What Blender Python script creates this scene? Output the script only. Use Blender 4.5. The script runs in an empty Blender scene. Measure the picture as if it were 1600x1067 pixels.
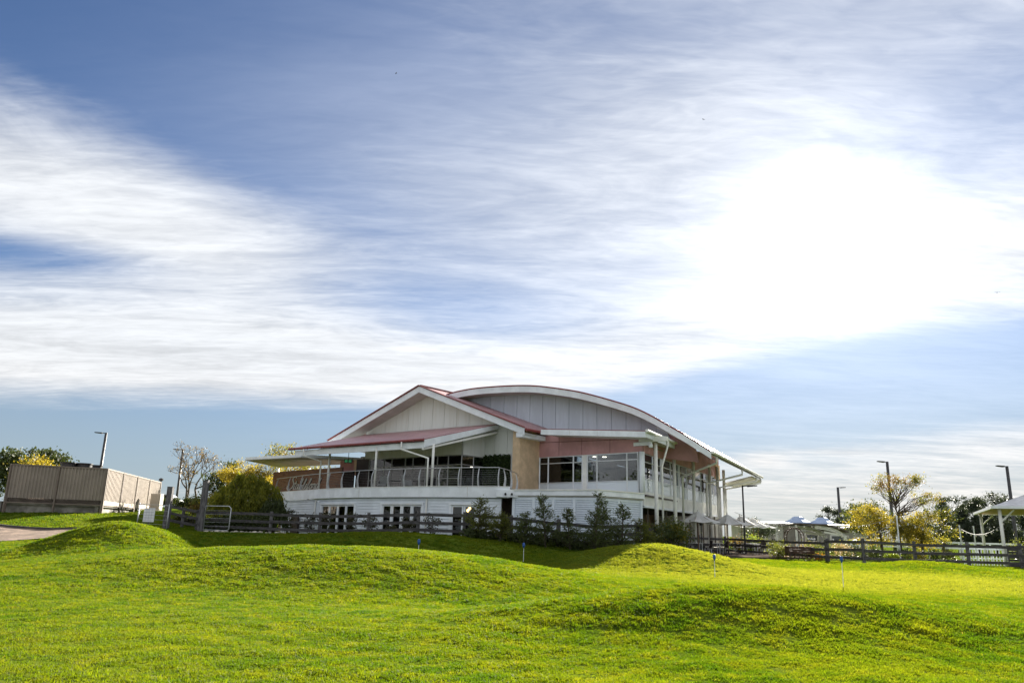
import bpy, math, random
import numpy as np
from mathutils import Vector, Matrix

# ------------------------------------------------------------------ camera
F_PX, PITCH, ROLL, EYE = 1180.0, math.radians(14.0), math.radians(1.6), 1.45
CAM = Vector((0, 0, EYE))
_r = Vector((1, 0, 0)); _u = Vector((0, -math.sin(PITCH), math.cos(PITCH))); _f = Vector((0, math.cos(PITCH), math.sin(PITCH)))
RC = _r * math.cos(ROLL) + _u * math.sin(ROLL)
UC = -_r * math.sin(ROLL) + _u * math.cos(ROLL)
scene = bpy.context.scene
col = scene.collection
cd = bpy.data.cameras.new('camera'); cam = bpy.data.objects.new('camera', cd); col.objects.link(cam)
cd.sensor_width = 36; cd.lens = 36 * F_PX / 1600; cd.clip_start = 0.1; cd.clip_end = 6000
m3 = Matrix((RC, UC, -_f)).transposed()
cam.matrix_world = Matrix.Translation(CAM) @ m3.to_4x4()
scene.camera = cam

def ray(px, py):
    return (RC * (px - 800) + UC * (533.5 - py) + _f * F_PX)
def U(px, py, Y):                      # survey point: sight line met at distance Y
    d = ray(px, py); return CAM + d * (Y / d.y)
def ZP(px, py, z):                     # sight line met at height z
    d = ray(px, py); return CAM + d * ((z - EYE) / d.z)
def XY(px, Y, py=800):
    p = U(px, py, Y); return Vector((p.x, p.y))

# ------------------------------------------------------------------ light
SUN_DIR = ray(1288, 362).normalized()
sun_el = math.asin(SUN_DIR.z); sun_az = math.atan2(SUN_DIR.x, SUN_DIR.y)
sl = bpy.data.lights.new('sun', 'SUN'); sun = bpy.data.objects.new('sun', sl); col.objects.link(sun)
sl.energy = 4.0; sl.angle = math.radians(0.6); sl.color = (1.0, 0.93, 0.80)
sun.rotation_euler = SUN_DIR.to_track_quat('Z', 'Y').to_euler(); sun.location = (30, 60, 40)
vs = scene.view_settings
vs.view_transform = 'Standard'; vs.look = 'None'; vs.gamma = 1; vs.exposure = 2.5; vs.use_curve_mapping = False
scene.cycles.use_denoising = True
scene.cycles.max_bounces = 8; scene.cycles.transparent_max_bounces = 16
scene.cycles.sample_clamp_indirect = 6

world = bpy.data.worlds.new('World'); scene.world = world; world.use_nodes = True
world.cycles.sampling_method = 'MANUAL'; world.cycles.sample_map_resolution = 512
wt = world.node_tree; wt.nodes.clear(); WN, WL = wt.nodes, wt.links

class NT:
    """small helper that wires shader nodes"""
    def __init__(s, tree): s.t = tree
    def n(s, typ, ins=None, **kw):
        nd = s.t.nodes.new(typ)
        for k, v in kw.items(): setattr(nd, k, v)
        for k, v in (ins or {}).items():
            sock = nd.inputs[k]
            if isinstance(v, bpy.types.NodeSocket): s.t.links.new(v, sock)
            else: sock.default_value = v
        return nd
    def m(s, op, a, b=0.0, c=0.0, clamp=False):
        return s.n('ShaderNodeMath', {0: a, 1: b, 2: c}, operation=op, use_clamp=clamp).outputs[0]
    def ss(s, x, lo, hi, a=0.0, b=1.0):
        return s.n('ShaderNodeMapRange', {0: x, 1: lo, 2: hi, 3: a, 4: b}, interpolation_type='SMOOTHSTEP').outputs[0]
    def dot(s, v, c):
        return s.n('ShaderNodeVectorMath', {0: v, 1: tuple(c)}, operation='DOT_PRODUCT').outputs['Value']
    def mix(s, f, a, b, blend='MIX'):
        nd = s.n('ShaderNodeMix', None, data_type='RGBA', blend_type=blend)
        for k, v in ((0, f), (6, a), (7, b)):
            if isinstance(v, bpy.types.NodeSocket): s.t.links.new(v, nd.inputs[k])
            else: nd.inputs[k].default_value = v if k == 0 else (*v[:3], 1)
        return nd.outputs[2]

def build_sky():
    W = NT(wt)
    sky = W.n('ShaderNodeTexSky', None, sky_type='NISHITA', sun_disc=False, sun_elevation=sun_el, sun_rotation=sun_az,
              altitude=50, air_density=1.0, dust_density=0.12, ozone_density=2.0)
    g = W.n('ShaderNodeTexCoord').outputs['Generated']
    sep = W.n('ShaderNodeSeparateXYZ', {0: g}); x, y, z = sep.outputs
    zz = W.m('ADD', W.m('MAXIMUM', z, 0.0), 0.07)
    uu = W.m('DIVIDE', x, zz); vv = W.m('DIVIDE', y, zz)
    P = W.n('ShaderNodeCombineXYZ', {0: uu, 1: vv, 2: 0.0}).outputs[0]
    def noise(scale, detail, rough, rot=0.0, sx=1.0, sy=1.0, dist=0.0, off=(0, 0, 0)):
        mp = W.n('ShaderNodeMapping', {'Vector': P, 'Rotation': (0, 0, rot), 'Scale': (sx, sy, 1), 'Location': off}).outputs[0]
        return W.n('ShaderNodeTexNoise', {'Vector': mp, 'Scale': scale, 'Detail': detail, 'Roughness': rough, 'Distortion': dist}).outputs['Fac']
    big = noise(0.8, 5, 0.6, 0.5, 0.6, 1.4, 0.6)
    fine = noise(2.6, 7, 0.62, 0.75, 0.55, 1.5, 0.9)
    rip = noise(20.0, 3, 0.55, 1.15, 0.42, 1.5, 0.7)
    def blob(px, py, rx, ry, rot=0.0):
        c = ray(px, py); c = c / F_PX; k = c.length_squared
        cr, sr = math.cos(math.radians(rot)), math.sin(math.radians(rot))
        e1 = RC * cr - UC * sr; e2 = RC * sr + UC * cr
        cn = c.normalized()
        e1 = (e1 - cn * e1.dot(cn)) * (F_PX / rx) ; e2 = (e2 - cn * e2.dot(cn)) * (F_PX / ry)
        s = math.sqrt(k)
        a = W.dot(g, e1 * s); b = W.dot(g, e2 * s)
        q = W.m('ADD', W.m('MULTIPLY', a, a), W.m('MULTIPLY', b, b))
        q = W.m('ADD', q, W.ss(W.dot(g, cn), 0.1, -0.2, 0, 50))
        return W.m('EXPONENT', W.m('MULTIPLY', q, -1.0))
    # where the cirrus sheet is thick (+) and where it opens (-)
    spec = [(800, 400, 1150, 520, 0, -.71), (180, 300, 330, 120, 16, .62), (60, 540, 420, 62, 3, .75), (430, 575, 420, 62, 5, .75), (850, 585, 330, 36, -5, .55),  # first entry thins, over the view, the cover added elsewhere
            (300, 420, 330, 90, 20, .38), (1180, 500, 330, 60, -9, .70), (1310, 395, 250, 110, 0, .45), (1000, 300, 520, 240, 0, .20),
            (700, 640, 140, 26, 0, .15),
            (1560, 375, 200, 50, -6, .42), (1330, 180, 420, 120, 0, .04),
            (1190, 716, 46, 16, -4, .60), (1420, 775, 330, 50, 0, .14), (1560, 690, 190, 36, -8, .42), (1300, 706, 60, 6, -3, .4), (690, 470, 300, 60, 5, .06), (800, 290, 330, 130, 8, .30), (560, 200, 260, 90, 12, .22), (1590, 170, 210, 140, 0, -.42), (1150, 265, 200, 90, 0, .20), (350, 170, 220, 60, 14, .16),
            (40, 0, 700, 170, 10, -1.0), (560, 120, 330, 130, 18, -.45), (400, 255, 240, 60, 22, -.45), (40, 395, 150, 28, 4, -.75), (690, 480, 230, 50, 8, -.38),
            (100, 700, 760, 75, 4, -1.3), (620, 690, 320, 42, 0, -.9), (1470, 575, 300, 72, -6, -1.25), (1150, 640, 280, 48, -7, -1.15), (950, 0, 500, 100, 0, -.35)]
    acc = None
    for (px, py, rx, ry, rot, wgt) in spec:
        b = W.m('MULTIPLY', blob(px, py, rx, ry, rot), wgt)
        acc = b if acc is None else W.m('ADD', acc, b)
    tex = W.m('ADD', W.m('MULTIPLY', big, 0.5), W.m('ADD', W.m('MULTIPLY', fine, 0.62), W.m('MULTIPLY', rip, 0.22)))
    cov = W.m('ADD', W.m('MULTIPLY', acc, 0.85), W.m('ADD', W.m('MULTIPLY', tex, 1.08), 0.245))  # constant raised so added cloud out of view fills the shaded facade
    dens = W.m('MULTIPLY', W.ss(cov, 0.0, 1.25), 0.93)
    sd = W.m('MAXIMUM', W.dot(g, SUN_DIR), 0.0)
    thin = W.m('MULTIPLY', W.m('ADD', W.m('MULTIPLY', blob(800, 300, 420, 190, 8), 0.30), W.m('MULTIPLY', W.m('POWER', sd, 7.0), 0.30)), W.ss(tex, 0.2, 0.8, 0.92, 1.05))
    dens = W.m('SUBTRACT', 1.0, W.m('MULTIPLY', W.m('SUBTRACT', 1.0, dens), W.m('SUBTRACT', 1.0, thin)))
    dens = W.m('MULTIPLY', dens, W.ss(z, -0.01, 0.05))
    glow = W.m('ADD', W.m('MULTIPLY', W.m('POWER', sd, 300.0), 0.55), W.m('ADD', W.m('MULTIPLY', W.m('POWER', sd, 70.0), 0.22), W.m('MULTIPLY', W.m('POWER', sd, 6.0), 0.03)))
    lum = W.m('ADD', W.m('MULTIPLY', W.ss(tex, 0.40, 0.90, 0.66, 1.06), CLOUD_L), W.m('MULTIPLY', glow, CLOUD_L * 1.3))
    # thin cloud near the horizon takes a warmer tint
    warm = W.ss(z, 0.0, 0.22)
    ccol = W.mix(warm, (1.0, 0.93, 0.86), (0.95, 0.973, 1.0))
    ccol = W.n('ShaderNodeVectorMath', {0: ccol, 3: lum}, operation='SCALE').outputs[0]
    skyc = W.n('ShaderNodeVectorMath', {0: sky.outputs[0], 1: SKY_TINT}, operation='MULTIPLY').outputs[0]
    skyc = W.mix(W.ss(z, 0.30, 0.0, 0.0, 0.80), skyc, W.n('ShaderNodeVectorMath', {0: (0.64, 0.76, 0.865), 3: CLOUD_L * 0.58}, operation='SCALE').outputs[0])
    # veil of thin ice cloud lit from behind around the sun
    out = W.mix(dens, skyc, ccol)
    veil = W.n('ShaderNodeVectorMath', {0: (1.0, 0.98, 0.95), 3: W.m('MULTIPLY', glow, CLOUD_L * 0.30)}, operation='SCALE').outputs[0]
    out = W.n('ShaderNodeVectorMath', {0: out, 1: veil}, operation='ADD').outputs[0]
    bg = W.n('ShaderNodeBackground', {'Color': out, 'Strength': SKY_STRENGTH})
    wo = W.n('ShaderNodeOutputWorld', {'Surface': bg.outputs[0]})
SKY_STRENGTH, CLOUD_L, SKY_TINT = 0.05, 3.85, (0.225, 0.28, 0.37)
build_sky()

# ------------------------------------------------------------------ materials
MATS = {}
def mat(name, c, rough=0.6, var=0.12, scale=3.0, bump=0.0, bscale=None, metal=0.0, c2=None, spec=0.4, stretch=(1, 1, 1), lo=0.38, hi=0.66):
    if name in MATS: return MATS[name]
    m = bpy.data.materials.new(name); m.use_nodes = True; t = m.node_tree; t.nodes.clear(); N = NT(t)
    g = N.n('ShaderNodeTexCoord').outputs['Object']
    mp = N.n('ShaderNodeMapping', {'Vector': g, 'Scale': stretch}).outputs[0]
    nz = N.n('ShaderNodeTexNoise', {'Vector': mp, 'Scale': scale, 'Detail': 6.0, 'Roughness': 0.65}).outputs['Fac']
    f = N.ss(nz, lo, hi)
    if c2 is None: c2 = tuple(max(0, x * (1 - 2 * var)) for x in c); c1 = tuple(min(1, x * (1 + var)) for x in c)
    else: c1 = c
    cc = N.mix(f, c2, c1)
    p = N.n('ShaderNodeBsdfPrincipled', {'Base Color': cc, 'Roughness': rough, 'Metallic': metal, 'Specular IOR Level': spec})
    if bump:
        bz = N.n('ShaderNodeTexNoise', {'Vector': mp, 'Scale': bscale or scale * 4, 'Detail': 5.0}).outputs['Fac']
        b = N.n('ShaderNodeBump', {'Height': bz, 'Strength': bump, 'Distance': 0.05})
        t.links.new(b.outputs[0], p.inputs['Normal'])
    N.n('ShaderNodeOutputMaterial', {'Surface': p.outputs[0]})
    MATS[name] = m; return m
def leafmat(name, c, c2, trans=0.45, rough=0.55, tb=1.6):
    m = bpy.data.materials.new(name); m.use_nodes = True; t = m.node_tree; t.nodes.clear(); N = NT(t)
    gi = N.n('ShaderNodeNewGeometry').outputs['Random Per Island']
    oi = N.n('ShaderNodeObjectInfo').outputs['Random']
    f = N.m('FRACT', N.m('ADD', gi, N.m('MULTIPLY', oi, 7.3)))
    cc = N.mix(f, c, c2)
    d = N.n('ShaderNodeBsdfPrincipled', {'Base Color': cc, 'Roughness': rough, 'Specular IOR Level': 0.25})
    tc = N.n('ShaderNodeVectorMath', {0: cc, 1: (tb * 1.05, tb, tb * 0.6)}, operation='MULTIPLY').outputs[0]
    tr = N.n('ShaderNodeBsdfTranslucent', {'Color': tc})
    mx = N.n('ShaderNodeMixShader', {0: trans, 1: d.outputs[0], 2: tr.outputs[0]})
    N.n('ShaderNodeOutputMaterial', {'Surface': mx.outputs[0]})
    MATS[name] = m; return m
def glassmat(name, tint=(0.55, 0.6, 0.62), ior=1.9, frost=0.0):
    m = bpy.data.materials.new(name); m.use_nodes = True; t = m.node_tree; t.nodes.clear(); N = NT(t)
    fr = N.n('ShaderNodeFresnel', {'IOR': ior}).outputs[0]
    g = N.n('ShaderNodeTexCoord').outputs['Object']
    nz = N.n('ShaderNodeTexNoise', {'Vector': g, 'Scale': 0.7, 'Detail': 2.0}).outputs['Fac']
    b = N.n('ShaderNodeBump', {'Height': nz, 'Strength': 0.04, 'Distance': 0.05})
    gl = N.n('ShaderNodeBsdfGlossy', {'Color': (0.95, 0.97, 1, 1), 'Roughness': 0.01, 'Normal': b.outputs[0]})
    if frost:
        df = N.n('ShaderNodeBsdfDiffuse', {'Color': (*tint, 1)})
        tr = N.n('ShaderNodeBsdfTransparent', {'Color': (0.8, 0.85, 0.88, 1)})
        base = N.n('ShaderNodeMixShader', {0: frost, 1: tr.outputs[0], 2: df.outputs[0]})
    else:
        base = N.n('ShaderNodeBsdfTransparent', {'Color': (*tint, 1)})
    mx = N.n('ShaderNodeMixShader', {0: fr, 1: base.outputs[0], 2: gl.outputs[0]})
    N.n('ShaderNodeOutputMaterial', {'Surface': mx.outputs[0]})
    MATS[name] = m; return m
def emit(name, c, s):
    m = bpy.data.materials.new(name); m.use_nodes = True; t = m.node_tree; t.nodes.clear(); N = NT(t)
    e = N.n('ShaderNodeEmission', {'Color': (*c, 1), 'Strength': s}); N.n('ShaderNodeOutputMaterial', {'Surface': e.outputs[0]})
    MATS[name] = m; return m
def ribmat(name, c, pitch=0.19, direction=(1, 0), rough=0.45):
    """folded metal sheet: relief of narrow ribs, colour even but weathered"""
    m = mat(name, c, rough, 0.1, 0.9, metal=0.0, spec=0.5); t = m.node_tree; N = NT(t)
    g = N.n('ShaderNodeNewGeometry').outputs['Position']
    s = N.dot(g, (direction[0], direction[1], 0))
    w = N.m('PINGPONG', s, pitch / 2); h = N.ss(w, pitch * 0.05, pitch * 0.16)
    b = N.n('ShaderNodeBump', {'Height': h, 'Strength': 0.8, 'Distance': 0.04})
    p = [n for n in t.nodes if n.type == 'BSDF_PRINCIPLED'][0]; t.links.new(b.outputs[0], p.inputs['Normal'])
    return m

W_TRIM = mat('white_trim_paint', (0.80, 0.84, 0.89), 0.45, 0.05, 1.2)
W_WARM = mat('off_white_steel_paint', (0.80, 0.80, 0.77), 0.45, 0.05, 1.5)
PANEL = mat('cream_wall_sheet', (0.77, 0.79, 0.77), 0.7, 0.07, 1.2, c2=(0.71, 0.715, 0.68), stretch=(3, 3, 0.25), lo=.30, hi=.55)
GREYPANEL = mat('blue_grey_wall_sheet', (0.57, 0.63, 0.71), 0.55, 0.05, 0.6, stretch=(2, 2, 0.4))
WEATHER = mat('grey_white_weatherboard', (0.71, 0.76, 0.82), 0.6, 0.05, 0.8)
SHUTTER = mat('pale_blue_white_louvre', (0.72, 0.79, 0.87), 0.5, 0.04, 1.0)
SOFFIT = mat('grey_soffit_lining', (0.58, 0.56, 0.53), 0.7, 0.06, 1.0)
PINKWALL = mat('dusty_red_wall_sheet', (0.50, 0.27, 0.275), 0.65, 0.08, 0.8)
TAN = mat('tan_render', (0.66, 0.49, 0.32), 0.85, 0.07, 2.0, bump=0.3, bscale=30)
GUTTER = mat('dark_red_gutter_paint', (0.25, 0.055, 0.05), 0.4, 0.1, 2.0)
TIMBER = mat('stained_timber_batten', (0.27, 0.125, 0.06), 0.6, 0.2, 3.0, stretch=(0.6, 0.6, 8))
DARKWOOD = mat('dark_brown_panel', (0.05, 0.03, 0.025), 0.6, 0.2, 2.0)
RAILWOOD = mat('weathered_grey_fence_timber', (0.075, 0.07, 0.073), 0.85, 0.25, 3.0, bump=0.5, bscale=14, stretch=(1, 1, 5))
POSTWOOD = mat('weathered_post_timber', (0.13, 0.125, 0.13), 0.85, 0.25, 3.0, bump=0.5, bscale=14, stretch=(5, 5, 1))
STEEL = mat('brushed_steel', (0.55, 0.56, 0.57), 0.32, 0.06, 3.0, metal=0.85)
GALV = mat('galvanised_steel', (0.50, 0.52, 0.54), 0.45, 0.1, 5.0, metal=0.6)
POLE = mat('dark_lamp_pole_paint', (0.045, 0.043, 0.047), 0.5, 0.1, 2.0)
BLACK = mat('black_plastic', (0.02, 0.02, 0.022), 0.5, 0.1, 3.0)
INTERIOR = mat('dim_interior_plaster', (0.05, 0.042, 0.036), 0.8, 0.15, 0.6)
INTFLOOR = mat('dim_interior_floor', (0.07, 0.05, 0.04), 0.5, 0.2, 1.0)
CONCRETE = mat('stained_concrete', (0.33, 0.31, 0.28), 0.9, 0.3, 1.2, bump=0.3, c2=(0.14, 0.13, 0.115))
PAVING = mat('terrace_paving', (0.11, 0.09, 0.078), 1.0, 0.15, 2.0, bump=0.2, spec=0.0)
CREAMCANVAS = mat('off_white_canvas', (0.66, 0.66, 0.66), 0.85, 0.05, 2.0)
STONE = mat('pale_field_stone', (0.48, 0.44, 0.38), 0.9, 0.25, 4.0, bump=0.4)
BARK = mat('grey_brown_bark', (0.10, 0.08, 0.065), 0.9, 0.3, 5.0, bump=0.5, stretch=(3, 3, 0.7))
BLUE = mat('blue_cup_plastic', (0.02, 0.09, 0.35), 0.4, 0.1, 3.0)
GLASS = glassmat('clear_window_glass', (0.62, 0.66, 0.68), 1.62)
DARKGLASS = glassmat('door_glass', (0.55, 0.56, 0.56), 1.55)
FROST = glassmat('frosted_lower_pane', (0.74, 0.80, 0.86), 1.4, 0.86)
BULB = emit('warm_bulb_light', (1.0, 0.62, 0.25), 2.5)
DOWN = emit('white_downlight', (1.0, 0.88, 0.68), 1.6)
GREENLIT = emit('green_exit_light', (0.1, 0.6, 0.25), 0.04)

# ------------------------------------------------------------------ mesh helpers
def as_np(vs): return np.array([tuple(v) for v in vs], dtype=np.float64).reshape(-1, 3)
class MB:
    def __init__(s): s.v = []; s.f = []
    def add(s, vs, fs):
        k = len(s.v); s.v.extend(tuple(p) for p in vs); s.f.extend(tuple(i + k for i in f) for f in fs); return s
    def box8(s, b, t):                 # 4 bottom, 4 top
        return s.add(list(b) + list(t), [(3, 2, 1, 0), (4, 5, 6, 7), (0, 1, 5, 4), (1, 2, 6, 5), (2, 3, 7, 6), (3, 0, 4, 7)])
    def box(s, lo, hi):
        (a, b, c), (d, e, f) = lo, hi
        return s.box8([(a, b, c), (d, b, c), (d, e, c), (a, e, c)], [(a, b, f), (d, b, f), (d, e, f), (a, e, f)])
    def beam(s, p, q, w, h, up=(0, 0, 1), w2=None, h2=None):
        p, q = Vector(p), Vector(q); d = (q - p)
        if d.length < 1e-6: return s
        d.normalize(); up = Vector(up)
        if abs(d.dot(up)) > 0.98: up = Vector((0, 1, 0)) if abs(d.y) < 0.9 else Vector((1, 0, 0))
        sd = d.cross(up).normalized(); u = sd.cross(d)
        w2 = w if w2 is None else w2; h2 = h if h2 is None else h2
        def ring(c, ww, hh): return [c - sd * ww / 2 - u * hh / 2, c + sd * ww / 2 - u * hh / 2, c + sd * ww / 2 + u * hh / 2, c - sd * ww / 2 + u * hh / 2]
        return s.box8(ring(p, w, h), ring(q, w2, h2))
    def prism(s, pts, off):
        n = len(pts); off = Vector(off); a = [Vector(p) for p in pts]; b = [p + off for p in a]
        nrm = sum(((a[i] - a[0]).cross(a[(i + 1) % n] - a[0]) for i in range(n)), Vector())
        fs = [tuple(range(n)), tuple(range(2 * n - 1, n - 1, -1))] + [(i, i + n, (i + 1) % n + n, (i + 1) % n) for i in range(n)]
        if nrm.dot(off) > 0: fs = [tuple(reversed(f)) for f in fs]
        return s.add(a + b, fs)
    def tube(s, path, rad, n=8, cap=True):
        path = [Vector(p) for p in path]
        if not hasattr(rad, '__len__'): rad = [rad] * len(path)
        rings = []; prev = None
        for i, p in enumerate(path):
            d = (path[min(i + 1, len(path) - 1)] - path[max(i - 1, 0)])
            d = d.normalized() if d.length > 1e-9 else Vector((0, 0, 1))
            if prev is None:
                ref = Vector((0, 0, 1)) if abs(d.z) < 0.9 else Vector((1, 0, 0))
                a = d.cross(ref).normalized()
            else: a = (prev - d * prev.dot(d)); a = a.normalized() if a.length > 1e-6 else d.orthogonal().normalized()
            prev = a; b = d.cross(a)
            rings.append([p + (a * math.cos(2 * math.pi * k / n) + b * math.sin(2 * math.pi * k / n)) * rad[i] for k in range(n)])
        vs = [v for r in rings for v in r]; fs = []
        for i in range(len(path) - 1):
            for k in range(n): fs.append((i * n + k, i * n + (k + 1) % n, (i + 1) * n + (k + 1) % n, (i + 1) * n + k))
        if cap: fs.append(tuple(range(n - 1, -1, -1))); fs.append(tuple(range((len(path) - 1) * n, len(path) * n)))
        return s.add(vs, fs)
    def lathe(s, c, prof, n=16):
        c = Vector(c); vs = []; fs = []
        for (r, z) in prof:
            for k in range(n): vs.append(c + Vector((r * math.cos(2 * math.pi * k / n), r * math.sin(2 * math.pi * k / n), z)))
        for i in range(len(prof) - 1):
            for k in range(n): fs.append((i * n + k, i * n + (k + 1) % n, (i + 1) * n + (k + 1) % n, (i + 1) * n + k))
        fs.append(tuple(range(n - 1, -1, -1))); fs.append(tuple(range((len(prof) - 1) * n, len(prof) * n)))
        return s.add(vs, fs)
    def build(s, name, m, parent=None, smooth=False):
        o0 = base_of(parent) if parent else Vector()
        me = bpy.data.meshes.new(name); me.from_pydata([(Vector(v) - o0) for v in s.v], [], s.f); me.update()
        if m: me.materials.append(m)
        if smooth: me.shade_smooth()
        o = bpy.data.objects.new(name, me); col.objects.link(o)
        if parent: o.parent = parent
        return o
def base_of(o):
    b = Vector()
    while o is not None: b += o.location; o = o.parent
    return b
def thing(name, label, cat, loc, group=None):
    o = bpy.data.objects.new(name, None); col.objects.link(o); o.location = loc; o.empty_display_size = 0.3
    o['label'] = label; o['category'] = cat
    if group: o['group'] = group
    return o
def tag(o, label, cat, group=None):
    o['label'] = label; o['category'] = cat
    if group: o['group'] = group
    return o
def kids(o): return [c for c in bpy.data.objects if c.parent == o]
def copy_tree(o, parent=None):
    ch = [c for c in o.children]
    c = o.copy(); col.objects.link(c); c.parent = parent
    for k in ch: copy_tree(k, c)
    return c
def np_mesh(name, V, Fq, m, parent=None):
    o0 = base_of(parent) if parent else Vector()
    V = np.asarray(V, dtype=np.float32) - np.array(o0, dtype=np.float32); Fq = np.asarray(Fq, dtype=np.int32); k = Fq.shape[1]
    me = bpy.data.meshes.new(name); me.vertices.add(len(V)); me.vertices.foreach_set('co', V.ravel())
    me.loops.add(Fq.size); me.loops.foreach_set('vertex_index', Fq.ravel())
    me.polygons.add(len(Fq)); me.polygons.foreach_set('loop_start', np.arange(0, Fq.size, k, dtype=np.int32))
    me.update(calc_edges=True); me.validate()
    if m: me.materials.append(m)
    o = bpy.data.objects.new(name, me); col.objects.link(o)
    if parent: o.parent = parent
    return o
class Plane:
    """vertical facade plane through p (x, y), turned by a degrees about the vertical"""
    def __init__(s, p, a):
        a = math.radians(a); s.p = Vector((p[0], p[1], 0)); s.t = Vector((math.cos(a), -math.sin(a), 0)); s.n = Vector((-math.sin(a), -math.cos(a), 0)); s.v = -s.n
    def off(s, d):
        q = Plane.__new__(Plane); q.p = s.p + s.n * d; q.t, q.n, q.v = s.t, s.n, s.v; return q
    def __call__(s, px, py):
        d = ray(px, py); return CAM + d * ((s.p - CAM).dot(s.n) / d.dot(s.n))
    def at(s, px, z, py=740):          # point on the plane under a sight line, moved to height z
        q = s(px, py); return Vector((q.x, q.y, z))

# ------------------------------------------------------------------ terrain
rng = np.random.default_rng(7); random.seed(7)
def sst(x, a, b):
    t = np.clip((x - a) / (b - a), 0, 1); return t * t * (3 - 2 * t)
def gb(x, y, cx, cy, sx, sy, h, rot=0.0):
    c, s = math.cos(rot), math.sin(rot); dx, dy = x - cx, y - cy
    return h * np.exp(-(((dx * c + dy * s) / sx) ** 2 + ((-dx * s + dy * c) / sy) ** 2) / 2)
def H(x, y):
    x = np.asarray(x, float); y = np.asarray(y, float)
    z = -0.06 + 0.18 * sst(y, 20, 36)
    z = z + 1.65 * sst(y, 36, 53) * sst(-x, 17, 25)                       # bank on the left
    z = z + 0.9 * sst(y, 52, 75) * sst(-x, 14, 26)
    z = z + 0.72 * sst(y, 34, 41) * sst(-x, -11.0, -6.0) * (1 - sst(-x, 18, 26))   # shelf before the building
    z = z + gb(x, y, 3.0, 13.2, 2.6, 1.40, .62) + gb(x, y, 7.0, 13.2, 2.4, 1.5, .33) - gb(x, y, 4.5, 17.0, 5, 1.8, .10)
    z = z + gb(x, y, -5.9, 21.8, 5.0, 2.7, .86) + gb(x, y, -.6, 21.5, 3.0, 2.7, .26)
    z = z + gb(x, y, -13.2, 26.8, 1.95, 1.9, 1.30)
    z = z + gb(x, y, -4.8, 36.6, 4.4, 3.0, .62)
    z = z + gb(x, y, 5.9, 32.0, 2.5, 2.3, .93)
    z = z + gb(x, y, 20.5, 38.0, 2.1, 1.8, .40)
    z = z - gb(x, y, -3, 17.5, 5, 2.5, .10)
    z = z + 0.035 * np.sin(0.55 * x + 0.3 * y) * np.sin(0.47 * y - 0.2 * x + 1) + 0.012 * np.sin(1.9 * x + 1.1 * y) * np.sin(1.6 * y - .6 * x)
    z = z + 0.011 * np.sin(5.3 * x + 2.1 * np.sin(1.7 * y)) * np.sin(6.1 * y + 1.9 * np.sin(2.3 * x)) * (1 - sst(y, 20, 40))
    far = sst(np.hypot(x, y), 120, 400)
    return z * (1 - far) - 0.5 * far
def Hs(x, y): return float(H(x, y))
def G(px, Y, py=840):
    p = U(px, py, Y); return Vector((p.x, p.y, Hs(p.x, p.y)))

DRIVE = [(-60, 37.0, 48.0), (-34, 36.2, 45.8), (-27, 36.6, 43.6), (-22, 38.5, 42.6), (-19, 40.6, 42.2)]   # x, near edge, far edge
def drive_mask(x, y):
    xs = [d[0] for d in DRIVE]; lo = np.interp(x, xs, [d[1] for d in DRIVE]); hi = np.interp(x, xs, [d[2] for d in DRIVE])
    return (y > lo) & (y < hi) & (x < -19)

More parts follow.
